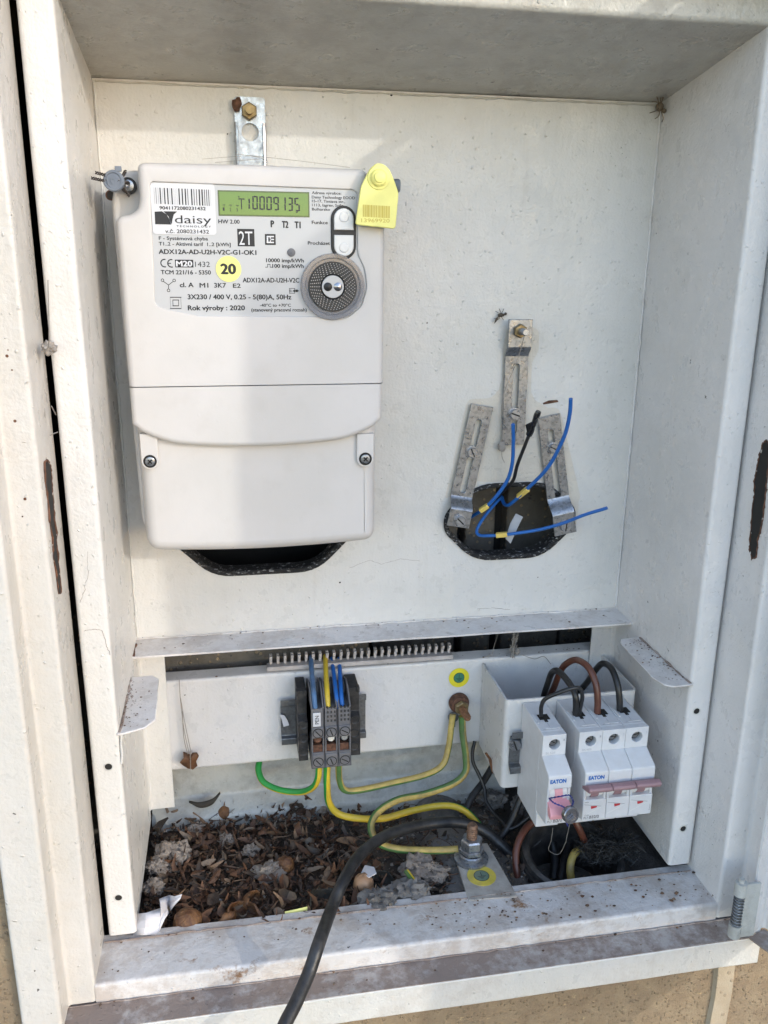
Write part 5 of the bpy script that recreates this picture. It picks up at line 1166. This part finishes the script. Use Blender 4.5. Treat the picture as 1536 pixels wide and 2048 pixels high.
mb = MB(); mb.poly([PZ(u, v, -178) for u, v in ((722, 1748), (730, 1732), (748, 1736), (753, 1748), (738, 1756))], (0, 0, 1)); tag(mb.build('white_chip', 'white_plastic'), 'white chip lying between the tan nut and the mortar lumps', 'plastic chip')
mb = MB(); mb.cyl(PZ(812, 1743, -180), PZ(829, 1766, -180), 1.9, seg=10, mi=0); mb.cyl(PZ(815, 1741, -179.2), PZ(831, 1763, -179.2), 1.2, seg=10, mi=1); tag(mb.build('wire_offcut', ['wire_green_dirty', 'wire_yellow']), 'short yellow green wire offcut on the grey lumps', 'wire offcut')
# hanging leaf, curled leaf, cobwebs
ZB = lambda u, v: (240+u*.2604, 1240+v*.2604)
mb = MB(); L = [(460, 1095), (490, 1060), (488, 1012), (515, 1020), (540, 1035), (560, 1018), (590, 1018), (606, 1045), (585, 1085), (595, 1120), (560, 1150), (520, 1140), (480, 1115)]
c = P(*ZB(535, 1080), -6); vs = [c]+[P(*ZB(u, v), -6+3*noise.noise(Vector((u*.02, v*.02, 0)))*2) for u, v in L]; mb.add(vs, [(0, i+1, (i+1) % len(L)+1) for i in range(len(L))]); lf = tag(mb.build('hanging_leaf', 'leaf_brown'), 'small brown leaf hanging on a cobweb before the crossbar', 'leaf'); lf.modifiers.new('t', 'SOLIDIFY').thickness = .0005
WB = 'cobweb strands in the cabinet'
def web(L, label, r=.3):
    mb = MB()
    for l_ in L: mb.tube(smooth(l_, 5), r, 4)
    return tag(mb.build('cobweb', 'cobweb'), label, 'cobweb')
zb_ = lambda u, v, y: P(*ZB(u, v), y)
web([[zb_(455, 460, 1), zb_(465, 620, -2), zb_(490, 830, -4), zb_(530, 1020, -6)], [zb_(465, 600, -2), zb_(500, 800, -4), zb_(545, 1015, -6)], [zb_(480, 700, -2), zb_(490, 900, -3), zb_(520, 1030, -6)], [zb_(540, 1010, -6), zb_(542, 1150, -6)]], 'cobweb strands holding the small brown leaf')
ZK = lambda u, v: (900+u*.2604, 1180+v*.2604)
zk = lambda u, v, y: P(*ZK(u, v), y)
web([[zk(375, 320, -15), zk(345, 410, 2), zk(325, 495, 4)], [zk(130, 520, 8), zk(220, 525, 6), zk(320, 500, 4)], [zk(560, 500, 4), zk(650, 530, 2), zk(720, 510, 2), zk(775, 570, 0)]], 'cobweb strands from the shelf lip to the crossbar above the earth sticker')
mb = MB(); 
for i in range(60):
    t_ = rd.random(); p_ = zk(510-30*t_+rd.uniform(-22, 22), 320+150*t_, 0); mb.tube([p_, p_+Vector((rd.uniform(-3, 3), rd.uniform(-3, 3), rd.uniform(-9, 3)))], .35, 4)
mb.ico(zk(515, 468, 2), 3.2, 2, .4, 2); tag(mb.build('web_clump', 'cobweb'), 'hanging clump of webbed dirt with a pale blob under the shelf lip', 'web clump')
web([ze([(755, 665, -112), (745, 740, -104), (730, 800, -98), (790, 825, -96), (830, 760, -104), (840, 720, -110), (858, 640, -118)])], 'cobweb loop dangling below the single pole breaker', .22)
web([[P(405, 318, -20), P(500, 312, -10), P(535, 322, -12)], [P(470, 308, -14), P(600, 322, -16), P(700, 335, -10)], [P(430, 325, -22), P(520, 318, -12)]], 'fine cobweb strands across the hanger strip', .15)
web([[P(96, 560, -170), P(98, 680, -168), P(92, 700, -150)], [P(103, 812, -168), P(112, 830, -140)], [P(100, 870, -168), P(116, 864, -138)]], 'cobweb strands in the gap beside the left jamb', .3)
mb = MB(); mb.ico(P(98, 697, -150), 4, 3, .6, 2.4); tag(mb.build('web_ball', 'cobweb'), 'brownish ball of web in the gap beside the left jamb', 'web ball')
mb = MB(); L0 = smooth([P(378, 1603, 14), P(400, 1610, 10), P(425, 1603, 12), P(440, 1585, 16)], 6); n_ = len(L0)
mb.add([p_+Vector((0, s_*1.2, s_*(2.6*math.sin(math.pi*(i+.4)/n_)))) for i, p_ in enumerate(L0) for s_ in (-1, 0, 1)], [(i*3+j, i*3+j+1, i*3+j+4, i*3+j+3) for i in range(n_-1) for j in range(2)]); cl = tag(mb.build('curled_leaf', 'curled_leaf'), 'dark curled narrow leaf resting on the lower back plate', 'leaf'); cl.modifiers.new('t', 'SOLIDIFY').thickness = .0006
mb = MB(); mb.poly([P(1178-208, 1508, -40), P(978, 1520, -42), P(984, 1545, -44), P(990, 1552, -44), P(984, 1520, -40), P(975, 1507, -38)], (0, 2, 0)); tag(mb.build('bark_strip', 'bark_brown'), 'thin brown splinter beside the lower edge of the breaker bracket', 'splinter')
